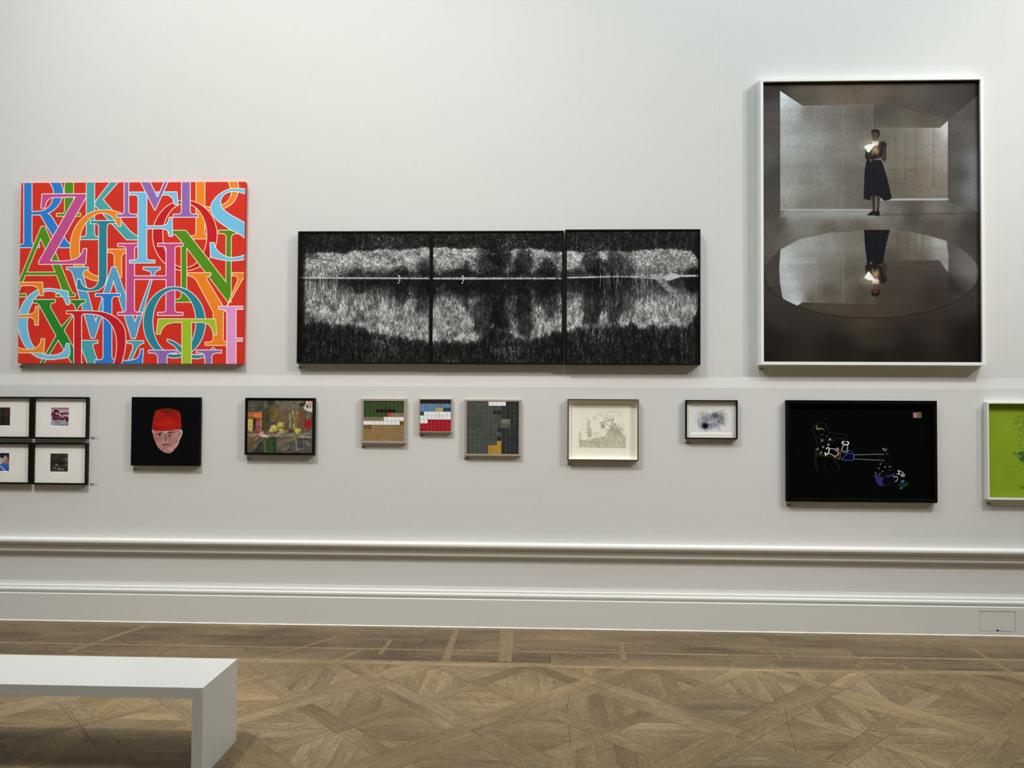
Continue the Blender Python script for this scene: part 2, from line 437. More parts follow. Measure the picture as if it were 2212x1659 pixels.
# parquet beyond what the picture shows: plain boards
for (xa, xb, y0_, y1_) in ((X0, XA-.9, Y0, YB), (XB+.9, X1, Y0, YB), (XA-.9, XB+.9, Y0, YA-.9)):
    y = y0_
    while y < y1_-1e-6:
        yy = min(y+.12, y1_); b = len(V); V += [(xa, y, -.0005), (xb, y, -.0005), (xb, yy-.001, -.0005), (xa, yy-.001, -.0005)]
        Fc.append((b, b+1, b+2, b+3)); UV += [(xa, y), (xb, y), (xb, yy), (xa, yy)]; TN.append((FR.gauss(0, .8), FR.random())); MI.append(0); y = yy
# worn pale marks and tape residue on the border boards: (x0,x1,y0,y1,strength)
worn = [((-0.60, 4.74), (-0.55, 4.74), (-0.565, 5.44), (-0.60, 5.44)), ((-0.25, 4.76), (-0.17, 4.76), (-0.175, 5.43), (-0.27, 5.43)),
        ((-1.02, 4.85), (-0.99, 4.85), (-0.98, 5.15), (-1.01, 5.15)), ((2.79, 4.67), (2.83, 4.67), (2.84, 5.2), (2.81, 5.2)),
        ((0.30, 4.86), (0.31, 4.88), (0.62, 4.78), (0.60, 4.765)), ((1.17, 4.81), (1.42, 4.81), (1.42, 4.83), (1.17, 4.83)),
        ((1.93, 4.835), (2.22, 4.835), (2.22, 4.86), (1.93, 4.86)), ((1.92, 4.76), (1.95, 4.76), (1.96, 4.86), (1.93, 4.86)), ((2.2, 4.73), (2.23, 4.73), (2.23, 4.86), (2.2, 4.86)),
        ((1.50, 4.90), (1.52, 4.90), (1.52, 5.06), (1.50, 5.06)), ((1.60, 4.92), (1.62, 4.92), (1.62, 5.06), (1.60, 5.06)),
        ((1.17, 4.72), (1.19, 4.72), (1.19, 4.83), (1.17, 4.83)), ((1.41, 4.72), (1.43, 4.72), (1.43, 4.83), (1.41, 4.83)),
        ((-3.0, 4.80), (-2.955, 4.80), (-2.75, 5.40), (-2.80, 5.40)), ((-1.75, 4.70), (-1.73, 4.70), (-1.35, 5.2), (-1.38, 5.2)),
        ((-1.93, 4.76), (-1.70, 4.765), (-1.70, 4.785), (-1.93, 4.78)), ((-1.28, 4.70), (-1.24, 4.70), (-1.12, 4.96), (-1.15, 4.96)),
        ((0.2, 5.02), (0.6, 5.02), (0.6, 5.03), (0.2, 5.03)), ((1.0, 5.12), (1.5, 5.12), (1.5, 5.135), (1.0, 5.135)), ((-2.3, 4.9), (-1.9, 4.9), (-1.9, 4.915), (-2.3, 4.915)),
        ((0.5, 4.72), (0.54, 4.72), (0.56, 5.2), (0.53, 5.2))]
for i in range(90):          # short pale scuffs along the border boards
    x, y, l = FR.uniform(-4, 4), FR.uniform(4.76, 5.42), FR.uniform(.04, .35); h = FR.uniform(.003, .009); k = FR.uniform(-.01, .01)
    worn.append(((x, y), (x+l, y+k), (x+l, y+k+h), (x+.01, y+h)))
# cracks and deep scratches
cracks = [[(-.417, 4.239), (-.343, 4.201), (-.317, 4.121), (-.264, 4.03)], [(.509, 4.179), (.585, 4.17)], [(1.288, 4.125), (1.221, 3.83), (1.179, 3.605)], [(1.588, 3.874), (1.694, 3.836), (1.8, 3.792)],
          [(-.088, 3.935), (-.042, 4.053)], [(-.481, 3.952), (-.409, 3.952)], [(.164, 4.26), (.147, 4.05)], [(.149, 3.847), (.146, 3.627)], [(-.66, 4.705), (-.648, 4.74)], [(.744, 4.315), (.743, 4.256)], [(1.253, 3.521), (1.348, 3.512)], [(-2.489, 3.989), (-2.051, 3.52)]]
for P in cracks:
    for (xa, ya), (xb, yb) in zip(P, P[1:]):
        dx, dy = xb-xa, yb-ya; l = math.hypot(dx, dy); nx, ny = -dy/l*.0008, dx/l*.0008; b = len(V)
        V += [(xa-nx, ya-ny, .0006), (xb-nx, yb-ny, .0006), (xb+nx, yb+ny, .0006), (xa+nx, ya+ny, .0006)]; Fc.append((b, b+1, b+2, b+3)); UV += [(0, 0)]*4; TN.append((0, 0)); MI.append(1)
for q in worn:
    b = len(V); V += [(x, y, 0.0004) for x, y in q]; Fc.append((b, b+1, b+2, b+3)); UV += [(x*1.0, y*1.0) for x, y in q]; TN.append((2.0, .6)); MI.append(2)
me = bpy.data.meshes.new('floor'); me.from_pydata(V, [], Fc); me.update()
uvl = me.uv_layers.new(name='grain'); uvl.data.foreach_set('uv', [c_ for p_ in UV for c_ in p_])
for nm, k in (('tone', 0), ('hue', 1)):
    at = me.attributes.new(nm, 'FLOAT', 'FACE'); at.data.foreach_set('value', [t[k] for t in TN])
me.polygons.foreach_set('material_index', MI)
def floor_mat(worn_=False):
    m = bpy.data.materials.new('worn_oak' if worn_ else 'oak_parquet'); m.use_nodes = True
    nt = m.node_tree; N = nt.nodes.new; Lk = nt.links.new; b = nt.nodes['Principled BSDF']
    def at(n_):
        a = N('ShaderNodeAttribute'); a.attribute_name = n_; return a.outputs['Fac']
    uv = N('ShaderNodeUVMap'); uv.uv_map = 'grain'
    def noise(scale, det, rough=.6):
        mp = N('ShaderNodeMapping'); mp.inputs['Scale'].default_value = scale; Lk(uv.outputs[0], mp.inputs[0])
        n = N('ShaderNodeTexNoise'); n.inputs['Scale'].default_value = 1; n.inputs['Detail'].default_value = det; n.inputs['Roughness'].default_value = rough
        Lk(mp.outputs[0], n.inputs['Vector']); return n.outputs[0]
    def M(op, a, b_=None, c_=None):
        n = N('ShaderNodeMath'); n.operation = op
        for i, v in enumerate((a, b_, c_)):
            if v is None: continue
            if isinstance(v, (int, float)): n.inputs[i].default_value = v
            else: Lk(v, n.inputs[i])
        return n.outputs[0]
    tc = N('ShaderNodeTexCoord')
    g1 = noise((5, 60, 1), 6, .7); g2 = noise((16, 240, 1), 5, .75); g3 = noise((1.3, 4.5, 1), 4, .5)
    big = N('ShaderNodeTexNoise'); big.inputs['Scale'].default_value = 0.9; big.inputs['Detail'].default_value = 4
    Lk(tc.outputs['Object'], big.inputs['Vector'])
    def iso(scale, det, rough=.6):
        n = N('ShaderNodeTexNoise'); n.inputs['Scale'].default_value = scale; n.inputs['Detail'].default_value = det; n.inputs['Roughness'].default_value = rough
        Lk(tc.outputs['Object'], n.inputs['Vector']); return n.outputs[0]
    sp = iso(210, 3, .6); md = iso(38, 5, .7)
    t = M('ADD', M('MULTIPLY', M('SUBTRACT', g1, .5), 0.6), M('MULTIPLY', M('SUBTRACT', g2, .5), 0.95))
    t = M('ADD', t, M('MULTIPLY', M('SUBTRACT', sp, .5), 0.75)); t = M('ADD', t, M('MULTIPLY', M('SUBTRACT', md, .5), 0.6))
    pore = M('MULTIPLY', M('GREATER_THAN', M('ADD', M('MULTIPLY', sp, .6), M('MULTIPLY', g2, .4)), .64), -.22); t = M('ADD', t, pore)
    t = M('ADD', t, M('MULTIPLY', M('SUBTRACT', g3, .5), 0.9))
    t = M('ADD', t, M('MULTIPLY', M('SUBTRACT', big.outputs[0], .5), 0.7))
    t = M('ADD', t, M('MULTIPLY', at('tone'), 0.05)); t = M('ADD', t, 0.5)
    cr = N('ShaderNodeValToRGB'); Lk(t, cr.inputs[0])
    cr.color_ramp.elements[0].position = 0.0; cr.color_ramp.elements[0].color = L3((66, 52, 36), FG)
    cr.color_ramp.elements[1].position = 1.0; cr.color_ramp.elements[1].color = L3((172, 149, 113), FG)
    e = cr.color_ramp.elements.new(0.5); e.color = L3((122, 103, 75), FG)
    hs = N('ShaderNodeMix'); hs.data_type = 'RGBA'; hs.blend_type = 'MULTIPLY'
    Lk(M('MULTIPLY', at('hue'), 1.0), hs.inputs[0]); Lk(cr.outputs[0], hs.inputs[6]); hs.inputs[7].default_value = (1.0, .955, .84, 1)
    hs2 = N('ShaderNodeMix'); hs2.data_type = 'RGBA'; hs2.blend_type = 'MULTIPLY'; hs2.inputs[0].default_value = 1
    Lk(hs.outputs[2], hs2.inputs[6]); hs2.inputs[7].default_value = (1, 1, 1, 1)
    Lk(hs2.outputs[2], b.inputs['Base Color'])
    b.inputs['Roughness'].default_value = .5; b.inputs['Specular IOR Level'].default_value = .3
    rg = M('ADD', M('MULTIPLY', g1, .25), .38); Lk(rg, b.inputs['Roughness'])
    bp = N('ShaderNodeBump'); bp.inputs['Strength'].default_value = .25; bp.inputs['Distance'].default_value = .001; Lk(g2, bp.inputs['Height']); Lk(bp.outputs[0], b.inputs['Normal'])
    if worn_:
        n = N('ShaderNodeTexNoise'); n.inputs['Scale'].default_value = 46; n.inputs['Detail'].default_value = 8; n.inputs['Roughness'].default_value = .75; Lk(tc.outputs['Object'], n.inputs['Vector'])
        mr = N('ShaderNodeMapRange'); Lk(n.outputs[0], mr.inputs[0]); mr.inputs[1].default_value = .36; mr.inputs[2].default_value = .6; mr.inputs[3].default_value = .18; mr.inputs[4].default_value = .8
        Lk(mr.outputs[0], b.inputs['Alpha']); Lk(M('ADD', M('MULTIPLY', g2, .5), .52), cr.inputs[0])
    return m
FG = 1.10
me.materials.append(floor_mat()); me.materials.append(mat('subfloor', (0.035, 0.026, 0.018, 1), .8, .1, noise=.2, nscale=20)); me.materials.append(floor_mat(True))
fo = bpy.data.objects.new('floor', me); COL.objects.link(fo); struct(fo)

# ------------------------------------------------------------------ bench
bm_ = mat('bench_lacquer', L3((217, 213, 207)), 0.28, 0.5, noise=.006, nscale=2)
BX1, BY0, BY1, BZ, BT = -1.4205, 3.2324, 3.603, 0.3806, 0.0465
BX0 = BX1-1.9
bench = thing('bench', 'long low white gallery bench standing on the parquet floor', 'bench', ((BX0+BX1)/2, (BY0+BY1)/2, 0))
hw = (BX1-BX0)/2; hd = (BY1-BY0)/2
v = [(-hw, -hd), (hw, -hd), (hw, hd), (-hw, hd)]
def slab(name, x0, x1, z0, z1, cut0=0, cut1=0):
    # mitred slab: cut* shorten the inner edge
    if z1-z0 < x1-x0: pr = [(x0, z1), (x1, z1), (x1-cut1, z0), (x0+cut0, z0)]
    else: pr = [(x0, z0), (x0, z1-cut0), (x1, z1-cut1), (x1, z0)]
    vv = [(x, -hd, z) for x, z in pr]+[(x, hd, z) for x, z in pr]
    o = mesh_obj(name, vv, [(3, 2, 1, 0), (4, 5, 6, 7), (0, 1, 5, 4), (1, 2, 6, 5), (2, 3, 7, 6), (3, 0, 4, 7)], bm_, bench)
    return o
slab('seat', -hw, hw, BZ-BT, BZ, BT, BT)
slab('leg', hw-BT, hw, 0, BZ, BT, 0)
slab('leg', -hw, -hw+BT, 0, BZ, 0, BT)
# ------------------------------------------------------------------ picture building blocks
blackfr = mat('black_frame_wood', L3((15, 12, 9)), 0.5, 0.2, noise=.15, nscale=40, stretch=(1, 1, 1))
whitefr = mat('white_frame_lacquer', L3((247, 247, 244)), 0.35, 0.4, noise=.005, nscale=10)
mountm = mat('mount_board', L3((247, 243, 234)), 0.9, 0.1, noise=.006, nscale=25)
backm = mat('backing_board', L3((120, 100, 80)), .9, .1, noise=.05, nscale=30)
paintm = attr_mat('artist_paint', .6, .12, bump=.25, bscale=300)
printm = attr_mat('printed_paper', .7, .1)
photom = attr_mat('photographic_print', .5, .12)
satinm = attr_mat('flat_acrylic', .55, .2)
G = 1.04
def frame(t, w_, h_, fw, d, m, back=0.0, name='frame'):
    return MB().ring(w_, h_, [(0, 0), (0, -d+.0012), (.0012, -d), (fw-.001, -d), (fw, -d+.001), (fw, -back)]).build(name, m, t)
def backing(t, w_, h_, y=-.003):
    return MB().box(-w_/2+.001, w_/2-.001, y-.002, y, .001, h_-.001).build('backing_board', backm, t)
def glazing(t, w_, h_, fw, y):
    return mesh_obj('glazing', [(-w_/2+fw-.001, y, fw-.001), (w_/2-fw+.001, y, fw-.001), (w_/2-fw+.001, y, h_-fw+.001), (-w_/2+fw-.001, y, h_-fw+.001)], [(0, 1, 2, 3)], glass_mat(), t)
def mount(t, w_, h_, fw, win, y, th=.0025, m=None, name='mount'):
    """win: (left, right, bottom, top) of the opening in picture coordinates"""
    l, r, b, tp = win; o = fw-.001
    O = [(-w_/2+o, o), (w_/2-o, o), (w_/2-o, h_-o), (-w_/2+o, h_-o)]; I = [(l, b), (r, b), (r, tp), (l, tp)]; e = th*.9
    J = [(l+e, b+e), (r-e, b+e), (r-e, tp-e), (l+e, tp-e)]
    v = [(x, y, z) for x, z in O]+[(x, y, z) for x, z in I]+[(x, y+th, z) for x, z in J]
    f = []
    for k in range(4):
        n_ = (k+1) % 4; f += [(k, n_, 4+n_, 4+k), (4+k, 4+n_, 8+n_, 8+k)]
    return mesh_obj(name, v, f, m or mountm, t)

# ------------------------------------------------------------------ painting of overlapping letters
def letters_picture():
    C = dict(red=(219, 51, 34), blue=(46, 127, 214), pur=(148, 110, 182), tl=(72, 170, 172), gr=(85, 146, 24), dg=(38, 134, 46),
             org=(255, 136, 34), mag=(203, 80, 145), td=(44, 134, 154), sky=(120, 196, 230), stl=(92, 163, 205), cri=(205, 29, 39), lime=(167, 195, 48), pk=(233, 156, 208))
    p = Pic([(183, 55), (2090, 55), (2075, 1603), (152, 1595)], 900, 722, C['red'])
    p.mul(fbm(722, 900, 8, 9, 4, 5), .03)
    WH = (253, 246, 244); CR = (253, 240, 196)
    def q(x, y, rx, ry, a0, a1): return arc(x, y, rx, ry, a0, a1, 8)
    def stem(x0, x1, yt, yb, top=None, bot=None, th=20, r=34):
        P = []
        if top: P += [(top[0], yt), (top[1], yt), (top[1], yt+th)]+q(x1+r, yt+th+r, r, r, 270, 180)
        else: P += [(x0, yt), (x1, yt)]
        if bot: P += q(x1+r, yb-th-r, r, r, 180, 90)+[(bot[1], yb-th), (bot[1], yb), (bot[0], yb), (bot[0], yb-th)]+q(x0-r, yb-th-r, r, r, 90, 0)
        else: P += [(x1, yb), (x0, yb)]
        if top: P += q(x0-r, yt+th+r, r, r, 0, -90)+[(top[0], yt+th)]
        return P
    def L(plus, c, cream=False, minus=(), lw=6.5): p.letter(plus, C[c], CR if cream else WH, lw, minus)
    sm = smooth
    # back to front
    L([stem(1677, 1746, 0, 538, None, (1600, 1830)), sm([(1746, 268), (1830, 270), (1930, 235), (1975, 150), (1945, 40)])+sm([(2022, 40), (2030, 130), (1985, 230), (1880, 290), (1746, 292)])], 'org', True)
    L([arc(1580, 510, 271, 298, 0, 360, 60)], 'cri', True, [arc(1580, 512, 190, 277, 0, 360, 60)])
    L([stem(556, 628, 0, 340, None, (487, 690), r=24)], 'gr', True)
    L([stem(206, 271, 0, 607, None, (120, 336), r=30),
       sm([(400, 30), (440, 70), (462, 140), (440, 235), (380, 290), (300, 303), (268, 303)])+sm([(268, 326), (350, 326), (440, 300), (510, 230), (540, 130), (520, 60), (500, 30)])[0:],
       sm([(345, 320), (400, 312), (440, 345)])+[(560, 540)]+sm([(560, 540), (590, 575), (618, 588)])+[(614, 609), (512, 609), (500, 590), (345, 325)]], 'blue')
    L([stem(743, 808, 0, 540, None, (680, 880), r=30), [(1020, 40), (880, 200), (812, 228), (955, 40)],
       [(820, 225), (880, 198), (1110, 470), (1160, 510), (1200, 522), (1200, 545), (1085, 543), (812, 245)]], 'tl')
    # orange G
    L([sm([(1032, 316), (960, 296), (880, 292), (780, 312), (690, 380), (628, 480), (604, 600), (618, 715), (680, 820), (770, 878), (860, 894), (960, 885), (1040, 864)])
       + [(1040, 690)] + q(1075, 690, 32, 34, 180, 270) + [(1076, 650), (1076, 628), (925, 628), (925, 650)] + q(942, 688, 40, 36, 270, 360) + [(982, 850)]
       + sm([(982, 858), (900, 868), (800, 845), (720, 775), (684, 690), (680, 560), (705, 450), (760, 370), (840, 318), (920, 322), (975, 360), (1010, 426)]) + [(1034, 428)]], 'org', True)
    # green A
    L([[(355, 430), (384, 430), (600, 960)]+sm([(600, 960), (625, 1000), (645, 1008)])+[(643, 1028), (482, 1028), (482, 1008), (520, 1008), (540, 990), (490, 850), (348, 528), (158, 985), (160, 1008), (222, 1005), (222, 1028), (120, 1028), (120, 1000)],
       [(225, 822), (480, 822), (490, 844), (215, 844)]], 'gr', True)
    # steel W with outline
    L([stem(0, 0, 0, 0)[:0] or [(572, 780), (755, 780), (755, 798), (722, 806), (708, 835), (822, 1252), (888, 1000), (960, 780), (992, 780), (1158, 1252), (1302, 850), (1290, 815), (1230, 798), (1230, 782), (1370, 782), (1370, 798), (1338, 812), (1312, 850), (1160, 1385), (1128, 1385), (975, 895), (812, 1380), (782, 1380), (625, 830), (600, 800), (572, 797)]], 'stl',
       False, [[(965, 895), (1050, 1175), (975, 895)]])
    # green N (right)
    L([[(1440, 470), (1588, 470), (1932, 915), (1932, 535)]+q(1902, 530, 32, 36, 0, -90)+[(1868, 494), (1868, 470), (2150, 470), (2150, 494), (2010, 494)]+q(2005, 532, 34, 36, 270, 180)+[(1971, 1078), (1950, 1078), (1594, 610), (1594, 1010)]+q(1640, 1010, 44, 44, 180, 90)+[(1690, 1054), (1690, 1076), (1470, 1076), (1470, 1056)]+q(1510, 1020, 44, 38, 90, 0)+[(1552, 555), (1500, 500), (1440, 492)]], 'gr', True)
    # orange Y
    L([[(1610, 832), (1800, 832), (1800, 850)]+sm([(1800, 850), (1765, 858), (1768, 890)])+[(1925, 1150), (2030, 900)]+sm([(2030, 900), (2025, 862), (1985, 852)])+[(1985, 832), (2160, 832), (2160, 850), (2070, 880), (1905, 1170), (1905, 1385)]+q(1945, 1385, 42, 36, 180, 90)+[(1980, 1421), (1980, 1443), (1757, 1443), (1757, 1421)]+q(1790, 1385, 36, 36, 90, 0)+[(1826, 1165), (1680, 890), (1650, 862), (1610, 850)]], 'org', True)
    # magenta H
    L([stem(1084, 1150, 580, 1186, (1012, 1215), (1012, 1215), r=28), stem(1424, 1494, 580, 1188, (1352, 1563), (1352, 1563), r=28), [(1145, 857), (1430, 857), (1430, 882), (1145, 882)]], 'mag')
    # sky F
    L([stem(1184, 1254, 141, 742, (1112, 1340), (1112, 1325), r=26), [(1300, 141), (1510, 141), (1520, 245), (1494, 245)]+sm([(1494, 245), (1478, 195), (1440, 165), (1380, 163), (1300, 163)]),
       [(1250, 430), (1380, 430)]+sm([(1380, 430), (1425, 418), (1446, 380), (1448, 358)])+[(1472, 358), (1472, 516), (1448, 516)]+sm([(1448, 516), (1445, 480), (1415, 455), (1380, 450)])+[(1250, 450)]], 'sky')
    # purple M
    L([stem(1066, 1100, 0, 350, None, (1000, 1166), r=30), stem(1554, 1622, 0, 352, None, (1485, 1690), r=30),
       [(1180, 0), (1255, 0), (1348, 188), (1430, 0), (1458, 0), (1326, 292)]], 'pur')
    # sky S
    L([sm([(2160, 130), (2060, 116), (1960, 118), (1870, 165), (1812, 235), (1805, 300), (1850, 375), (1960, 455), (2060, 510), (2160, 600)])+sm([(2160, 480), (2080, 405), (1960, 335), (1900, 285), (1880, 235), (1895, 180), (1950, 140), (2040, 140), (2160, 185)]),
       sm([(2160, 600), (2135, 650), (2060, 690), (1960, 702), (1880, 665), (1835, 610), (1828, 575)])+[(1796, 575), (1802, 695)]+sm([(1802, 695), (1900, 718), (1990, 725), (2080, 715), (2160, 690)])], 'sky')
    # magenta Z
    L([[(362, 153), (736, 153), (736, 180), (428, 725)]+sm([(428, 725), (560, 727), (660, 705), (706, 655), (716, 622)])+[(742, 622), (734, 750), (335, 750), (335, 728), (650, 175)]+sm([(650, 175), (520, 178), (440, 182), (400, 215), (382, 270)])+[(354, 270)]], 'mag')
    # teal J
    L([stem(849, 915, 384, 860, (778, 986), None, r=28), sm([(849, 840), (846, 900), (820, 945), (775, 965), (725, 948), (698, 915), (690, 884)])+[(664, 884), (660, 962)]+sm([(660, 962), (700, 975), (770, 982), (850, 970), (900, 920), (916, 840)])], 'td')
    # teal Q
    L([sm([(1440, 1392), (1500, 1415), (1570, 1470), (1640, 1520), (1700, 1528), (1752, 1520)])+sm([(1745, 1542), (1690, 1556), (1640, 1550), (1560, 1520), (1500, 1455), (1440, 1405)]), arc(1493, 1250, 262, 300, 0, 360, 60)], 'td', False, [arc(1493, 1248, 186, 276, 0, 360, 60)])
    L([sm([(1434, 1394), (1500, 1420), (1575, 1478), (1640, 1522), (1700, 1530), (1752, 1522)])+sm([(1745, 1542), (1690, 1556), (1640, 1550), (1560, 1520), (1500, 1455), (1434, 1408)])], 'td')
    L([[(1825, 1466), (1838, 1482), (1795, 1512), (1790, 1495)]], 'td')
    # purple letters at the bottom
    L([stem(1355, 1428, 1488, 1700, (1276, 1508), None, r=40)], 'pur')
    L([stem(1756, 1808, 1488, 1700, (1683, 1892), None, r=40)], 'pur')
    # pink F
    L([[(1870, 1117), (2160, 1117), (2160, 1138), (2014, 1138), (2014, 1387), (2160, 1387), (2160, 1408), (2014, 1408), (2014, 1700), (1940, 1700), (1940, 1180)]+q(1908, 1174, 32, 34, 0, -90)+[(1870, 1138)]], 'pk')
    # lime T
    L([[(1358, 1222), (1840, 1224), (1850, 1352), (1826, 1352)]+sm([(1826, 1352), (1805, 1290), (1760, 1255), (1700, 1248), (1636, 1248)])+[(1636, 1700), (1560, 1700), (1560, 1248)]+sm([(1560, 1248), (1480, 1250), (1420, 1270), (1385, 1310), (1372, 1348)])+[(1342, 1348)]], 'lime', True)
    # lower left: orange E, sky C, green X
    L([sm([(583, 985), (480, 968), (400, 962), (300, 985), (215, 1060), (165, 1170), (158, 1270), (180, 1380), (240, 1480), (330, 1545), (430, 1562), (510, 1550), (590, 1535)])+[(595, 1430), (572, 1430)]+sm([(572, 1430), (550, 1490), (490, 1525), (400, 1525), (320, 1490), (260, 1410), (232, 1290), (240, 1170), (275, 1080), (330, 1010), (400, 980), (480, 990), (540, 1030), (572, 1095)])+[(594, 1095)]], 'sky')
    L([stem(0, 0, 0, 0)[:0] or [(285, 1056), (473, 1056), (473, 1076)]+sm([(473, 1076), (436, 1086), (432, 1125)])+[(528, 1290), (655, 1150), (640, 1095), (607, 1078), (607, 1058), (733, 1058), (733, 1076), (690, 1090), (548, 1315), (760, 1700), (680, 1700), (500, 1395), (365, 1610), (340, 1610), (484, 1362), (360, 1140)]+sm([(360, 1140), (330, 1090), (285, 1078)])], 'dg', True)
    L([sm([(594, 1432), (590, 1535), (500, 1555), (430, 1562), (330, 1545), (270, 1510)])+sm([(330, 1500), (400, 1527), (490, 1525), (550, 1490), (572, 1430)])], 'sky')
    L([[(80, 908), (362, 908), (370, 1018), (342, 1018)]+sm([(342, 1018), (330, 965), (290, 935), (220, 932)])+[(80, 932)],
       [(80, 1184), (235, 1184)]+sm([(235, 1184), (285, 1172), (305, 1140), (308, 1115)])+[(328, 1115), (326, 1270), (302, 1270)]+sm([(302, 1270), (298, 1230), (270, 1206), (220, 1203)])+[(80, 1203)],
       [(80, 1430)]+sm([(80, 1430), (150, 1462), (220, 1480), (300, 1472), (345, 1430), (356, 1390)])+[(382, 1390), (374, 1505), (80, 1505)]], 'org', True)
    # teal fragments, blue L, blue I, crimson D
    L([[(690, 1405), (838, 1405), (838, 1423)]+sm([(838, 1423), (800, 1432), (795, 1460)])+[(860, 1640), (770, 1640), (690, 1440)]], 'tl')
    L([[(1094, 1408), (1230, 1408), (1230, 1425)]+sm([(1230, 1425), (1195, 1440), (1170, 1475)])+[(1122, 1580), (1100, 1580), (1142, 1470)]+sm([(1142, 1470), (1135, 1432), (1094, 1425)])], 'tl')
    L([[(1020, 1576), (1110, 1576)]+sm([(1110, 1576), (1170, 1560), (1200, 1520), (1206, 1478)])+[(1228, 1478), (1215, 1650), (1020, 1650)]], 'blue')
    L([stem(888, 957, 1006, 1590, (820, 1030), (815, 1040), r=32), [(820, 1585), (1040, 1585), (1040, 1650), (820, 1650)]], 'blue')
    L([stem(637, 697, 1153, 1700, (573, 760), None, r=30), sm([(690, 1153), (800, 1155), (900, 1168), (1000, 1215), (1060, 1290), (1076, 1370), (1070, 1480), (1040, 1600), (1000, 1700)])+sm([(930, 1700), (990, 1560), (1004, 1430), (988, 1330), (940, 1245), (860, 1190), (770, 1175), (690, 1175)])], 'cri')
    return p
xl, xr, zb, zt = -3.8123, -2.1473, 1.8598, 3.1828
t = thing('letter_painting', 'large red canvas crowded with overlapping multicoloured capital letters', 'painting', ((xl+xr)/2, YU, zb))
MB().box(-(xr-xl)/2, (xr-xl)/2, -.0345, -.001, 0, zt-zb).build('canvas', mat('red_canvas_edge', L3((205, 48, 34), G), .6, .2, noise=.03, nscale=60, bump=.3, bscale=500), t)
painted('painted_face', letters_picture(), xr-xl, zt-zb, -.0352, 0, satinm, t, G)

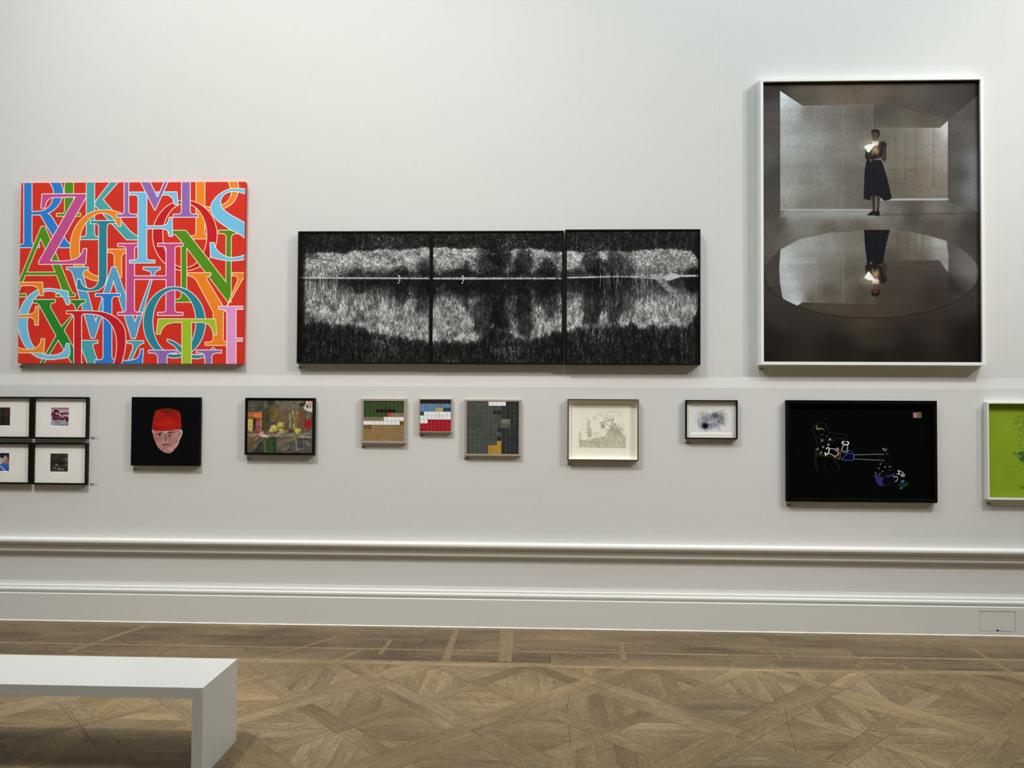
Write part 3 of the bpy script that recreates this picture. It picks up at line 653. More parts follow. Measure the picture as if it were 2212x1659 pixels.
# ------------------------------------------------------------------ triptych: bank reflected in water
def water_picture():
    W, H = 1500, 470
    x0, x1, y0, y1 = 646.0, 1510.0, 502.0, 782.0
    X = np.linspace(x0, x1, W)[None, :].repeat(H, 0); Y = np.linspace(y0, y1, H)[:, None].repeat(W, 1)
    wl = np.interp(X, [646, 930, 1220, 1510], [598.5, 600, 600.5, 598])
    k = np.interp(X, [646, 700, 930, 1220, 1360, 1510], [.53, .53, .49, .49, .54, .54])
    refl = Y > wl
    wob = (vnoise(H, W, 60, 10, 3)-.5)*3
    Ys = np.where(refl, wl-(Y-wl)*k+wob*0, Y)            # mirrored sampling height
    def top(a): return np.interp(a, [640, 660, 700, 740, 760, 800, 860, 900, 930, 990, 1040, 1070, 1110, 1150, 1190, 1222, 1260, 1300, 1330, 1360, 1400, 1440, 1470, 1495, 1505, 1515],
                                    [560, 549, 546, 547, 544, 541, 537, 535, 534, 535, 536, 548, 540, 534, 543, 544, 546, 545, 543, 545, 541, 540, 541, 545, 556, 575])
    rag = (fbm(H, W, 3, 60, 3, 21)-.5)*9
    T_ = top(X)+rag
    b = 1/(1+np.exp(-(Ys-T_)/1.3))                       # 1 below the bank's top edge
    def blob(cx, cy, rx, ry, s=1.0):
        n = (fbm(H, W, 12, 50, 3, int(cx))-.5)*1.1
        return s/(1+np.exp(((((X-cx)/rx)**2+((Ys-cy)/ry)**2)**.5-1+n*.7)*9))
    n1 = fbm(H, W, 60, 170, 3, 31, .75); n2 = fbm(H, W, 24, 46, 3, 41); n3 = fbm(H, W, 130, 330, 2, 57, .8)
    nv = fbm(H, W, 22, 230, 3, 61, .7)                   # vertical streaks
    bank = 140+(n2-.5)*130
    lowd = np.clip((Ys-577+ (n2-.5)*26)/11, 0, 1)*np.interp(X, [640, 725, 760, 1060, 1230, 1300, 1350, 1510], [.15, .25, .85, .85, .8, .9, .4, .5])
    bank = bank*(1-.84*lowd)
    for c_ in ((1062, 566, 34, 36, .8), (1085, 552, 26, 34, .8), (1118, 575, 16, 20, .45), (1138, 566, 22, 34, .85), (1190, 582, 22, 24, .8), (1276, 566, 20, 26, .8),
               (1300, 580, 18, 18, .75), (1328, 566, 16, 30, .65), (1350, 576, 24, 24, .5), (872, 583, 14, 12, .7), (922, 580, 16, 18, .75), (1000, 588, 26, 10, .6), (1008, 575, 7, 14, .6), (650, 570, 9, 30, .8), (1500, 590, 18, 10, .9), (670, 553, 20, 6, .5)):
        bank = bank*(1-blob(*c_)*.85)
    sky = 11+14*n2+26*np.clip(nv-.45, 0, 1)*2
    for tx, ws in ((700, 1.0), (719, .7), (744, .6), (772, .8), (786, .9), (890, .5), (938, 1.5), (1236, 1), (1246, 1), (1418, 4), (1444, 1.5), (1473, 2.0), (1484, 1), (1497, 1)):
        sky = sky+np.exp(-((X-tx+(Ys-520)*.08+(vnoise(H, W, 9, 4, int(tx))-.5)*5)/ws)**2)*(34 if ws < 3 else 26)*(nv+.3)
    for bx, by, r in ((980, 512, 14), (1095, 528, 16), (840, 527, 40), (1290, 538, 40), (1120, 520, 30)):
        sky = sky+55*np.exp(-((X-bx)/r)**2-((Ys-by)/(r*.5))**2)*np.clip((n3-.5)*5, 0, 2)
    v_ = sky*(1-b)+bank*b
    lip = np.exp(-((Ys-T_-2)/2.0)**2); v_ = v_+lip*55*np.clip(n1*1.6-.3, 0, 1)
    v_ = v_*(1+(n1-.5)*.7)
    # reflection: darker near the shore, streaked downwards
    d = (Y-wl)
    rf = 1+(nv-.5)*1.2
    dark = 1-.62*np.exp(-(d/np.interp(X, [640, 700, 800, 1000, 1200, 1510], [8, 14, 34, 38, 30, 40]))**2)
    v_ = np.where(refl, v_*rf*dark*.95, v_)
    # leafy dabs: thousands of short curved strokes taking the local tone, upright in the water
    R = np.random.RandomState(12); N_ = 52000; K = 9
    px_, py_ = R.rand(N_)*W, R.rand(N_)*H; xi, yi = px_.astype(int), py_.astype(int)
    base = v_[yi, xi]; rf_ = refl[yi, xi]; dk = base < 55
    an = np.where(rf_, math.pi/2+R.randn(N_)*.38, np.where(dk, math.pi/2+R.randn(N_)*.5, R.rand(N_)*math.pi*2))
    ln = np.where(rf_, 7+R.rand(N_)*13, 4+R.rand(N_)*8); cu_ = R.randn(N_)*.12
    val = base*np.exp(R.randn(N_)*np.where(dk, .55, .52)-.06)+np.where(dk, R.rand(N_)**9*90, R.rand(N_)**6*80)-np.where(R.rand(N_) < .18, base*.5, 0)
    for s_ in range(K):
        t_ = (s_/(K-1)-.5); aa = an+cu_*t_*8; x_ = (px_+np.cos(aa)*ln*t_).astype(int); y_ = (py_+np.sin(aa)*ln*t_).astype(int)
        for ox in ((0, 1) if s_ % 2 else (0,)):
            ok = (x_+ox >= 0) & (x_+ox < W) & (y_ >= 0) & (y_ < H) & (np.abs(y_-wl[0, 0]*0-np.clip((wl[0][np.clip(x_, 0, W-1)]-y0)/(y1-y0)*H, 0, H)) > 1)
            v_[y_[ok], x_[ok]+ox] = v_[y_[ok], x_[ok]+ox]*.2+val[ok]*.8
    v_[1:-1, 1:-1] = v_[1:-1, 1:-1]*.72+(v_[:-2, 1:-1]+v_[2:, 1:-1]+v_[1:-1, :-2]+v_[1:-1, 2:])*.07
    v_ = np.clip(v_, 6, 238)
    # reed lines at the left and mid right
    for i in range(70):
        r_ = random.Random(i); cx = r_.choice([r_.uniform(650, 735), r_.uniform(1290, 1345), r_.uniform(1365, 1420)]); hgt = r_.uniform(6, 34); sl = r_.uniform(-.35, .35)
        dd = np.abs(X-cx-(wl-Ys)*sl); v_ = v_+np.where((wl-Ys < hgt) & (dd < .55), r_.choice([-45, 50, 60]), 0)
    # bright water line and spit at the right
    th = np.interp(X, [646, 930, 1000, 1220, 1300, 1340, 1380, 1420, 1446, 1470, 1510], [1.9, 1.6, 2.3, 1.6, 1.7, .9, 1.8, 6, 9, 2.5, 2.2])
    cy = wl+np.interp(X, [646, 930, 1220, 1330, 1400, 1446, 1470, 1510], [1, 1, .5, -1, 0, 0, -1, -1])
    m = 1/(1+np.exp((np.abs(Y-cy)-th)/.35)); m = m*np.clip(n1*2.2-.05, .25, 1)
    v_ = v_*(1-m)+(196)*m
    for (ax, ay, bx, by, w0, w1) in ((1425, 597, 1490, 560, 6.5, 4), (1425, 603, 1484, 660, 8.5, 3.5), (1370, 601, 1430, 598, 2, 4)):
        tt = np.clip(((X-ax)*(bx-ax)+(Y-ay)*(by-ay))/((bx-ax)**2+(by-ay)**2), 0, 1)
        dd = np.hypot(X-ax-tt*(bx-ax), Y-ay-tt*(by-ay)); m = 1/(1+np.exp((dd-(w0+(w1-w0)*tt)+(n3-.5)*5)/.6)); v_ = v_*(1-m*.8)+165*m*.8*np.clip(n1*1.8, .4, 1)
    for cx in (867, 1001):
        for sy in (595, 598, 605, 610):
            dd = np.hypot((X-cx-(1 if sy in (598, 605) else -1)), (Y-sy)*.8); v_ = np.where(dd < 1.35, 225, v_)
    edge = np.clip((X-648)/14, 0, 1)*np.clip((1512-X)/10, 0, 1); v_ = v_*(.3+.7*edge)
    a = np.stack([v_*1.0, v_*1.0, v_*.985], -1)
    class O: pass
    o = O(); o.a = np.clip(a, 4, 245); o.H, o.W = H, W; return o
wp_ = water_picture()
tg = 'three panel black framed landscape, in a row'
for i, (xl, xr, zb, zt, dep, lb) in enumerate(((-1.7524, -0.7856, 1.8645, 2.8187, .045, 'left panel of the black and white riverbank triptych, beside the red letter painting'),
        (-0.7846, 0.1634, 1.8638, 2.8178, .0465, 'middle panel of the black and white riverbank triptych, dark bush at its right edge'),
        (0.1709, 1.1256, 1.8625, 2.8237, .055, 'right panel of the black and white riverbank triptych, nearest the tall white frame'))):
    w_, h_ = xr-xl, zt-zb
    t = thing('landscape_photograph', lb, 'photograph', ((xl+xr)/2, YU, zb), tg)
    frame(t, w_, h_, .0105, dep, blackfr); backing(t, w_, h_)
    class O: pass
    o = O(); a0 = int(round(500*i)); o.a = wp_.a[:, a0:a0+500]; o.H, o.W = wp_.H, 500
    painted('photographic_print', o, w_-.0125*2, h_-.0125*2, -dep+.005, .0125, photom, t, G)
    MB().ring(w_-.02, h_-.02, [(0, -dep+.005), (.0028, -dep+.005), (.0028, -dep+.0045), (0, -dep+.0045)]).build('inner_edge', blackfr, t).location = (0, 0, .01)

# ------------------------------------------------------------------ tall white-framed photograph of a figure over a round pool
def figure_picture():
    LO = 1264.0
    p = Pic([(232, 103), (2068, 80), (2100, 2498), (232, 2492)], 620, 812, (60, 54, 48))
    H, W = p.H, p.W
    cn = fbm(H, W, 9, 7, 5, 71); st_ = fbm(H, W, 50, 5, 3, 73); fine = fbm(H, W, 120, 100, 3, 77, .7)
    def grad(pts):       # colour from inverse distance weights of sample points in zoom coordinates
        P = p.T([(a, b) for a, b, c_ in pts]); Cc = np.array([c_ for a, b, c_ in pts], float)
        def f(X, Y):
            wsum = 0; acc = 0
            for (a, b), c_ in zip(P, Cc):
                w_ = 1/(((X-a)**2+(Y-b)**2)+500)**1.5; wsum = wsum+w_; acc = acc+w_[..., None]*c_
            o = acc/wsum[..., None]
            xi = np.clip(X.astype(int), 0, W-1); yi = np.clip(Y.astype(int), 0, H-1)
            n = 1+(cn[yi, xi]-.5)*.16+(st_[yi, xi]-.5)*.10+(fine[yi, xi]-.5)*.16
            return o*n[..., None]
        return f
    # ceiling
    p.poly([(232, 100), (2100, 60), (2070, 215), (1810, 416), (1745, 488), (1190, 488), (1190, 290), (568, 300), (383, 172)],
           grad([(300, 110, (45, 40, 34)), (600, 150, (82, 73, 62)), (1100, 150, (92, 80, 66)), (900, 270, (98, 86, 72)), (1500, 180, (75, 66, 57)), (1900, 130, (50, 45, 40)), (1700, 380, (62, 56, 50)), (1400, 350, (66, 58, 51)), (2050, 90, (26, 22, 18))]))
    p.poly([(1190, 290), (1300, 290), (1780, 400), (1810, 416), (1745, 488), (1190, 488)], grad([(1250, 330, (66, 60, 54)), (1600, 400, (74, 66, 58)), (1500, 480, (92, 84, 72)), (1250, 480, (80, 75, 66))]), 1, 3)
    # back wall, left and right parts
    p.poly([(383, 172), (568, 300), (1190, 290), (1190, 1190), (383, 1190)],
           grad([(400, 230, (205, 212, 214)), (480, 330, (168, 172, 172)), (450, 600, (158, 162, 160)), (420, 1000, (148, 148, 140)), (640, 350, (106, 102, 96)), (650, 600, (136, 138, 134)), (700, 900, (120, 118, 110)), (850, 400, (104, 98, 90)), (900, 700, (114, 110, 102)), (1000, 900, (98, 92, 84)), (1120, 400, (88, 82, 74)), (1120, 1100, (92, 86, 78)), (700, 1150, (112, 108, 100))]))
    p.poly([(1190, 487), (1745, 487), (1812, 425), (1812, 1105), (1190, 1105)],
           grad([(1250, 550, (92, 88, 78)), (1350, 800, (104, 98, 86)), (1500, 600, (112, 104, 93)), (1550, 900, (100, 88, 76)), (1400, 1050, (92, 84, 74)), (1700, 560, (128, 124, 116)), (1700, 900, (112, 102, 90)), (1800, 500, (172, 175, 175)), (1790, 800, (132, 126, 118))]))
    for x in (683, 918): p.line([(x, 330 if x > 700 else 300), (x, 1190)], 6, (128, 128, 122), .55, 1)
    p.line([(383, 648), (683, 648), (1185, 640)], 5, (120, 120, 114), .5, 1)
    p.line([(383, 176), (568, 300)], 5, (215, 220, 220), .7, 1); p.line([(568, 300), (1190, 290)], 4, (120, 110, 96), .7, 1)
    p.line([(1187, 290), (1187, 500)], 7, (50, 46, 42), .6, 1); p.line([(1190, 488), (1745, 487)], 4, (112, 104, 90), .6, 1)
    for x in (1370, 1545, 1450, 1690): p.line([(x, 500), (x+3, 1000)], 9, (70, 64, 56), .28, 3)
    for y in (850, 890, 925, 960): p.line([(1300, y), (1440+(y % 7)*20, y)], 10, (70, 60, 54), .28, 3)
    for y in (860, 905): p.line([(690, y+50), (900, y+55)], 3, (160, 160, 152), .4, 1)
    # near left wall, right wall
    p.poly([(200, 90), (250, 103), (381, 172), (380, 1250), (200, 1300)], grad([(240, 150, (48, 43, 40)), (300, 400, (74, 68, 64)), (240, 800, (80, 78, 72)), (350, 900, (60, 58, 54)), (300, 1200, (72, 68, 60))]))
    p.poly([(1812, 420), (2075, 200), (2150, 180), (2150, 1215), (2060, 1205), (1812, 1125)], grad([(1850, 600, (66, 62, 57)), (1900, 900, (60, 58, 54)), (1990, 500, (76, 72, 68)), (2040, 800, (96, 98, 102)), (2000, 1000, (100, 102, 106)), (2060, 350, (64, 60, 56)), (1850, 1080, (70, 68, 62))]))
    # floor
    p.poly([(200, 1290), (380, 1250), (383, 1190), (1190, 1190), (1190, 1100), (1812, 1100), (1812, 1125), (2060, 1205), (2150, 1215), (2150, 2600), (200, 2600)],
           grad([(500, 1215, (146, 148, 142)), (800, 1210, (150, 152, 146)), (1150, 1215, (128, 130, 124)), (1500, 1150, (74, 66, 58)), (1700, 1190, (112, 110, 104)), (600, 1260, (112, 110, 102)), (1400, 1225, (104, 101, 94)), (1900, 1200, (88, 84, 78)), (1500, 1260, (62, 56, 50)), (350, 1300, (72, 66, 58)), (800, 1320, (88, 80, 70)), (2000, 1320, (50, 45, 40)), (1100, 1340, (84, 76, 67)), (1700, 1330, (70, 63, 56)),
                 (300, 1900, (56, 50, 43)), (1100, 2150, (62, 52, 43)), (1900, 1950, (52, 45, 39)), (400, 2120, (48, 42, 36)), (1700, 2200, (46, 38, 32)), (1200, 2280, (50, 42, 34)), (300, 2300, (26, 22, 19)), (900, 2400, (26, 21, 17)), (1500, 2420, (24, 20, 16)), (2000, 2300, (18, 15, 12)), (1200, 2490, (20, 16, 13)), (240, 2490, (20, 17, 15)), (2080, 2480, (16, 13, 11))]))
    p.poly([(383, 1250), (435, 1195), (1190, 1192), (1240, 1236), (1100, 1262), (600, 1268)], (134, 136, 130), .75, 7)
    p.line([(383, 1194), (1150, 1194)], 8, (176, 180, 176), .8, 1); p.line([(1250, 1106), (1812, 1102)], 18, (158, 162, 160), .85, 1.5)
    # round pool
    pool = arc(1160, 478+LO, 920, 378, 0, 360, 90)[:-1]
    p.poly(pool, grad([(400, 600+LO, (60, 54, 46)), (1100, 780+LO, (64, 53, 43)), (1100, 650+LO, (66, 58, 48)), (1500, 500+LO, (62, 53, 46)), (1700, 650+LO, (48, 40, 34)), (1400, 300+LO, (74, 66, 56)), (2000, 450+LO, (98, 96, 92)), (1900, 600+LO, (52, 47, 43)), (280, 500+LO, (62, 60, 52))]))
    def inpool(pts, n=60):      # keep a polygon inside the pool
        return pts
    p.poly([(385, 268+LO), (560, 178+LO), (800, 128+LO), (1100, 101+LO), (1185, 101+LO), (1195, 735+LO), (570, 722+LO), (525, 752+LO), (400, 692+LO), (378, 560+LO), (372, 420+LO)],
           grad([(420, 320+LO, (172, 177, 176)), (450, 550+LO, (170, 176, 178)), (600, 250+LO, (148, 148, 142)), (520, 720+LO, (186, 192, 190)), (640, 500+LO, (128, 126, 120)), (650, 700+LO, (84, 76, 67)), (800, 250+LO, (132, 132, 124)), (800, 450+LO, (108, 104, 96)), (800, 640+LO, (76, 68, 60)), (1000, 200+LO, (108, 104, 96)), (1000, 450+LO, (88, 80, 70)), (1100, 650+LO, (68, 60, 52)), (1080, 150+LO, (104, 98, 90))]), 1, 1)
    p.poly([(1190, 101+LO), (1320, 100+LO), (1500, 120+LO), (1640, 148+LO), (1805, 195+LO), (1822, 330+LO), (1818, 468+LO), (1745, 362+LO), (1190, 360+LO)],
           grad([(1350, 140+LO, (96, 90, 80)), (1450, 250+LO, (86, 78, 68)), (1600, 200+LO, (112, 106, 96)), (1750, 200+LO, (150, 152, 152)), (1780, 400+LO, (132, 132, 130)), (1600, 330+LO, (84, 77, 68)), (1350, 350+LO, (72, 65, 57))]), 1, 1.5)
    for x in (690, 922): p.line([(x, 190+LO), (x, 720+LO)], 5, (140, 140, 134), .5, 1)
    p.line([(380, 375+LO), (690, 378+LO)], 5, (190, 196, 196), .5, 1)
    p.line([(570, 722+LO), (1196, 736+LO)], 4, (92, 82, 68), .7, 1); p.line([(1198, 660+LO), (1198, 735+LO)], 6, (84, 76, 66), .6, 1)
    for x in (1392, 1470, 1540, 1600): p.line([(x, 130+LO), (x, 350+LO)], 9, (62, 56, 50), .35, 3)
    p.line([(378, 268+LO), (370, 420+LO), (380, 570+LO), (402, 692+LO)], 5, (40, 36, 32), .6, 1)
    p.poly([(1824, 470+LO), (1900, 560+LO), (1935, 660+LO), (1800, 640+LO)], (44, 37, 32), .6, 4)
    p.line(arc(1160, 478+LO, 920, 378, -5, 185, 60), 7, (26, 18, 12), .8, 1)
    p.line(arc(1160, 478+LO, 920, 378, 185, 355, 60), 3, (120, 112, 102), .35, 1)
    # standing figure: skirt, blouse, arms, head, shoes, lit fan of paper
    def fig(fx, fy, flip):
        def q(pts): return [(fx(x), fy(y)) for x, y in pts]
        s = p.poly; NV = (6, 8, 13)
        if not flip:
            s(q([(1163, 1060), (1200, 1060), (1196, 1200), (1176, 1205)]), (48, 38, 34)); s(q([(1210, 1060), (1245, 1060), (1228, 1200), (1205, 1200)]), (62, 50, 45))
            s(q(smooth([(1128, 1236), (1150, 1218), (1178, 1200), (1195, 1205), (1195, 1235), (1165, 1243), (1130, 1241)], True, 4)), (14, 14, 13)); s(q(smooth([(1188, 1238), (1198, 1210), (1222, 1195), (1234, 1215), (1232, 1243), (1205, 1247)], True, 4)), (12, 12, 12))
            s(q([(1130, 765), (1245, 765), (1262, 800), (1300, 930), (1338, 1095), (1318, 1108), (1275, 1117), (1262, 1108), (1240, 1082), (1190, 1070), (1160, 1078), (1158, 1112), (1130, 1108), (1100, 1100), (1098, 1060), (1106, 860), (1118, 780)]), NV)
            for a, b in (((1140, 800), (1112, 1090)), ((1165, 800), (1150, 1080)), ((1200, 800), (1205, 1060)), ((1225, 800), (1262, 1080)), ((1240, 790), (1300, 1090))): p.line(q([a, b]), 5, (24, 29, 44), .6, 1)
        s(q([(1118, 640), (1112, 660), (1108, 740), (1125, 775), (1150, 760), (1200, 745), (1140, 700)]), (36, 28, 24))
        s(q([(1225, 610), (1270, 605), (1294, 625), (1285, 665), (1262, 690), (1258, 740), (1150, 770), (1130, 750), (1150, 700), (1160, 650), (1170, 615)]), (20, 19, 18))
        s(q([(1262, 668), (1290, 655), (1292, 740), (1286, 776), (1262, 772), (1245, 755), (1262, 735)]), (52, 38, 31))
        s(q([(1120, 700), (1180, 735), (1190, 760), (1130, 765), (1115, 745)]), (26, 20, 17))
        s(q([(1165, 660), (1215, 645), (1230, 690), (1215, 725), (1190, 705), (1170, 725)]), (150, 118, 78), .75, 4)
        s(q([(1172, 600), (1222, 600), (1232, 625), (1215, 640), (1170, 632)]), (150, 148, 130), .9, 1.5)
        for x in (1175, 1192, 1210): p.line(q([(x, 603), (x-2, 628)]), 4, (235, 230, 210), .8, 1)
        s(q(smooth([(1168, 530), (1180, 512), (1200, 506), (1222, 520), (1228, 550), (1222, 580), (1200, 602), (1180, 598), (1168, 575)], True, 5)), (74, 48, 40))
        s(q(smooth([(1162, 540), (1166, 512), (1195, 500), (1225, 508), (1234, 535), (1230, 562), (1222, 548), (1210, 530), (1180, 528), (1165, 545)], True, 5)), (20, 15, 13))
        p.line(q([(1170, 552), (1182, 553)]), 4, (24, 14, 12), .8, 1); p.line(q([(1193, 552), (1207, 552)]), 4, (24, 14, 12), .8, 1)
        p.line(q([(1186, 555), (1183, 566)]), 3, (120, 84, 70), .7, 1); p.line(q([(1178, 577), (1196, 577)]), 4, (120, 52, 48), .8, 1); p.line(q([(1180, 588), (1192, 590)]), 3, (120, 84, 70), .6, 1)
        p.line(q([(1152, 762), (1165, 765), (1166, 778), (1155, 776), (1152, 762)]), 3, (170, 168, 160), .9, 1)
        p.ell(fx(1150), fy(640), 70, 52, (190, 180, 140), .35, 14)
        s(q([(1099, 652)]+smooth([(1099, 652), (1140, 632), (1196, 632)])+[(1196, 632), (1142, 700), (1132, 698)]), (252, 250, 232), 1, 1)
        p.ell(fx(1190), fy(632), 26, 14, (250, 246, 220), .6, 4)
        p.line(q([(1102, 640), (1125, 612), (1160, 605)]), 3, (180, 176, 150), .5, 1)
    fig(lambda x: x, lambda y: y, False)
    p.line([(1240, 1236), (2060, 1222)], 10, (50, 46, 41), .6, 3)
    # mirrored in the pool
    p.poly([(1102, 100+LO), (1322, 102+LO), (1290, 230+LO), (1262, 390+LO), (1200, 402+LO), (1128, 395+LO), (1108, 220+LO)], (6, 9, 14))
    for a, b in ((1130, 1140), (1165, 1170), (1200, 1195), (1240, 1220)): p.line([(a, 104+LO), (b, 360+LO)], 5, (22, 28, 40), .55, 1)
    fig(lambda x: x+3, lambda y: 1201.0-1.06*y+LO, True)
    # darker shading at the rabbet inside the picture's own edges
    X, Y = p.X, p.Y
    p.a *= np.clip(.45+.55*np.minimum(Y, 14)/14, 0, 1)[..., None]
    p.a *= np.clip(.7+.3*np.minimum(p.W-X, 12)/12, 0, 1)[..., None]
    return p
xl, xr, zb, zt = 1.5386, 3.0863, 1.862, 3.8901
w_, h_ = xr-xl, zt-zb
t = thing('figure_photograph', 'tall white framed photograph of a person in a dark dress above a round reflecting pool', 'photograph', ((xl+xr)/2, YU, zb))
FD = .067
MB().ring(w_+.0, h_+.0, [(0, 0), (0, -.030), (.001, -.031), (.0035, -.031), (.0035, -.034), (.0035, -FD+.001), (.0045, -FD), (.0235, -FD), (.0245, -FD+.001), (.0245, -.02)]).build('frame', whitefr, t)
backing(t, w_, h_)
MB().ring(w_-.049, h_-.049, [(0, -.050), (.004, -.050), (.0045, -.045), (.0045, -.012), (0, -.012)]).build('inner_fillet', mat('dark_fillet', L3((48, 44, 38)), .6, .2, noise=.05, nscale=40), t).location = (0, 0, .0245)
painted('photographic_print', figure_picture(), w_-.049, h_-.049, -.046, .0245, photom, t, 1.32)
glazing(t, w_, h_, .0245, -.058)
# ------------------------------------------------------------------ four small black framed prints at the far left
def small_print(kind):
    W = 92; p = Pic([(0, 0), (100, 0), (100, 100), (0, 100)], W, W, (40, 36, 30)); n = fbm(W, W, 9, 9, 4, 90+kind); n2 = fbm(W, W, 14, 14, 3, 190+kind)
    r = random.Random(kind)
    if kind == 0:      # plum figure leaning on its arms
        p.a[:] = (186, 160, 170); PL = (92, 34, 56)
        p.poly([(0, 66), (100, 62), (100, 100), (0, 100)], (160, 158, 172)); p.poly([(0, 24), (25, 30), (30, 40), (0, 42)], PL, .8, 1); p.poly([(50, 26), (100, 24), (100, 34), (52, 38)], PL, .8, 1)
        p.poly(smooth([(12, 26), (16, 12), (28, 8), (40, 14), (44, 28), (38, 38), (30, 30), (20, 34)], True), (84, 26, 48), .95, 1)
        p.poly(smooth([(24, 26), (36, 24), (38, 34), (28, 38)], True), (196, 160, 168), .8, 1)
        p.poly(smooth([(10, 40), (26, 36), (44, 40), (60, 52), (78, 46), (98, 54), (96, 74), (70, 72), (40, 70), (14, 68), (6, 60)], True), PL, .9, 1)
        for i in range(14): x = r.uniform(8, 80); p.line([(x, r.uniform(38, 50)), (x+r.uniform(4, 14), r.uniform(52, 70))], 1.6, (190, 150, 162), .6, .8)
        p.line(smooth([(4, 78), (20, 74), (40, 68), (66, 70), (82, 66)]), 4, (206, 188, 196), .9, 1); p.line(smooth([(50, 92), (66, 84), (80, 70)]), 3.5, (200, 184, 194), .9, 1)
        for i in range(10): y = r.uniform(80, 98); p.line([(r.uniform(0, 70), y), (r.uniform(20, 100), y+r.uniform(-8, 6))], 1.2, (96, 90, 112), .6, .7)
        for x in (52, 64, 78, 90): p.line([(x, 2), (x+1, 18)], 1.5, (110, 70, 86), .6, .7)
    elif kind == 1:    # dark green and plum foliage
        p.a[:] = (46, 38, 32); p.poly([(0, 0), (48, 0), (40, 60), (0, 80)], (36, 60, 44), .8, 8); p.poly([(50, 0), (100, 0), (100, 60), (60, 50)], (66, 44, 50), .8, 8)
        for i in range(60): x, y = r.uniform(0, 100), r.uniform(5, 98); a = r.uniform(0, 6.3); p.line([(x, y), (x+9*math.cos(a), y+9*math.sin(a))], 1.8, r.choice([(92, 84, 72), (60, 76, 58), (100, 74, 78), (24, 18, 14), (84, 66, 48)]), .6, .8)
        p.line([(60, 20), (56, 98)], 7, (28, 18, 10), .8, 2)
    elif kind == 2:    # two pale faces over blue
        p.a[:] = (56, 98, 168); p.poly([(0, 0), (100, 0), (100, 50), (0, 20)], (28, 36, 42), .95, 2)
        for cx, cy in ((52, 42), (78, 34), (20, 34)): p.ell(cx, cy, 15, 19, (206, 184, 172), .95, 1.2); p.line([(cx-8, cy-2), (cx-2, cy)], 1.5, (70, 40, 36), .9, .8); p.line([(cx-5, cy+9), (cx+3, cy+10)], 2, (160, 70, 60), .9, .8); p.line(smooth([(cx-15, cy-5), (cx, cy-20), (cx+15, cy-4)]), 5, (120, 110, 118), .9, 1)
        p.poly(smooth([(82, 30), (98, 38), (96, 56), (80, 54)], True), (168, 92, 78), .9, 1); p.line([(44, 66), (78, 98)], 4, (220, 224, 232), .9, 1); p.line([(26, 98), (34, 80)], 4, (220, 224, 232), .9, 1)
        p.poly([(20, 64), (44, 70), (30, 96), (0, 98)], (34, 66, 150), .9, 2)
        for i in range(24): x, y = r.uniform(0, 100), r.uniform(55, 98); p.line([(x, y), (x+r.uniform(-4, 4), y+8)], 1.2, r.choice([(130, 160, 205), (26, 50, 110)]), .6, .8)
    else:              # dark olive tangle
        p.a[:] = (54, 52, 44); p.poly([(80, 0), (100, 0), (100, 45), (84, 30)], (44, 88, 72), .8, 3); p.ell(90, 32, 8, 7, (110, 130, 116), .7, 2)
        p.poly([(10, 45), (50, 30), (80, 45), (70, 60), (20, 60)], (34, 28, 28), .8, 3)
        for i in range(46): x, y = r.uniform(0, 96), r.uniform(0, 96); a = r.uniform(-.9, .6); l = r.uniform(6, 20); p.line([(x, y), (x+l*math.cos(a), y+l*math.sin(a))], r.uniform(1.2, 3), r.choice([(84, 84, 74), (30, 28, 24), (70, 66, 54), (104, 106, 98), (84, 40, 46)]), .6, .8)
        for cx, cy, q in ((52, 84, 11), (72, 88, 8), (26, 78, 9), (36, 62, 9), (88, 62, 7)): p.ell(cx, cy, q, q*.7, (122, 124, 116), .75, 2)
    p.mul(n, .28); p.mul(n2, .18); p.a[:3] *= .75
    return p
grp = 'small black framed prints hung two by two'
for (xl, xr, zb, zt, kind, cx, cz, lb) in (
        (-4.1077, -3.7064, 1.3111, 1.6145, 1, -3.9375, 0, 'black framed dark foliage print, upper left of the four, cut by the picture edge'),
        (-3.6905, -3.2845, 1.3095, 1.6149, 0, None, 0, 'black framed plum print of a leaning figure, upper right of the four prints'),
        (-4.1077, -3.7064, .9790, 1.2810, 2, -3.938, 0, 'black framed blue print of pale faces, lower left of the four prints'),
        (-3.6895, -3.2850, .9775, 1.2812, 3, None, 0, 'black framed dark olive print, lower right of the four small prints')):
    xc = (xl+xr)/2; w_, h_ = xr-xl, zt-zb
    t = thing('framed_print', lb, 'print', (xc, YL, zb), grp)
    frame(t, w_, h_, .0125, .030, blackfr, .004); backing(t, w_, h_)
    px = -.012 if cx is None else cx-xc
    s_ = .0675
    mount(t, w_, h_, .0125, (px-s_, px+s_, h_*.5-s_+.006, h_*.5+s_+.006), -.0145)
    painted('print', small_print(kind), .132, .132, -.0116, h_*.5-.066+.006, printm, t, G, px)
    glazing(t, w_, h_, .0125, -.024)

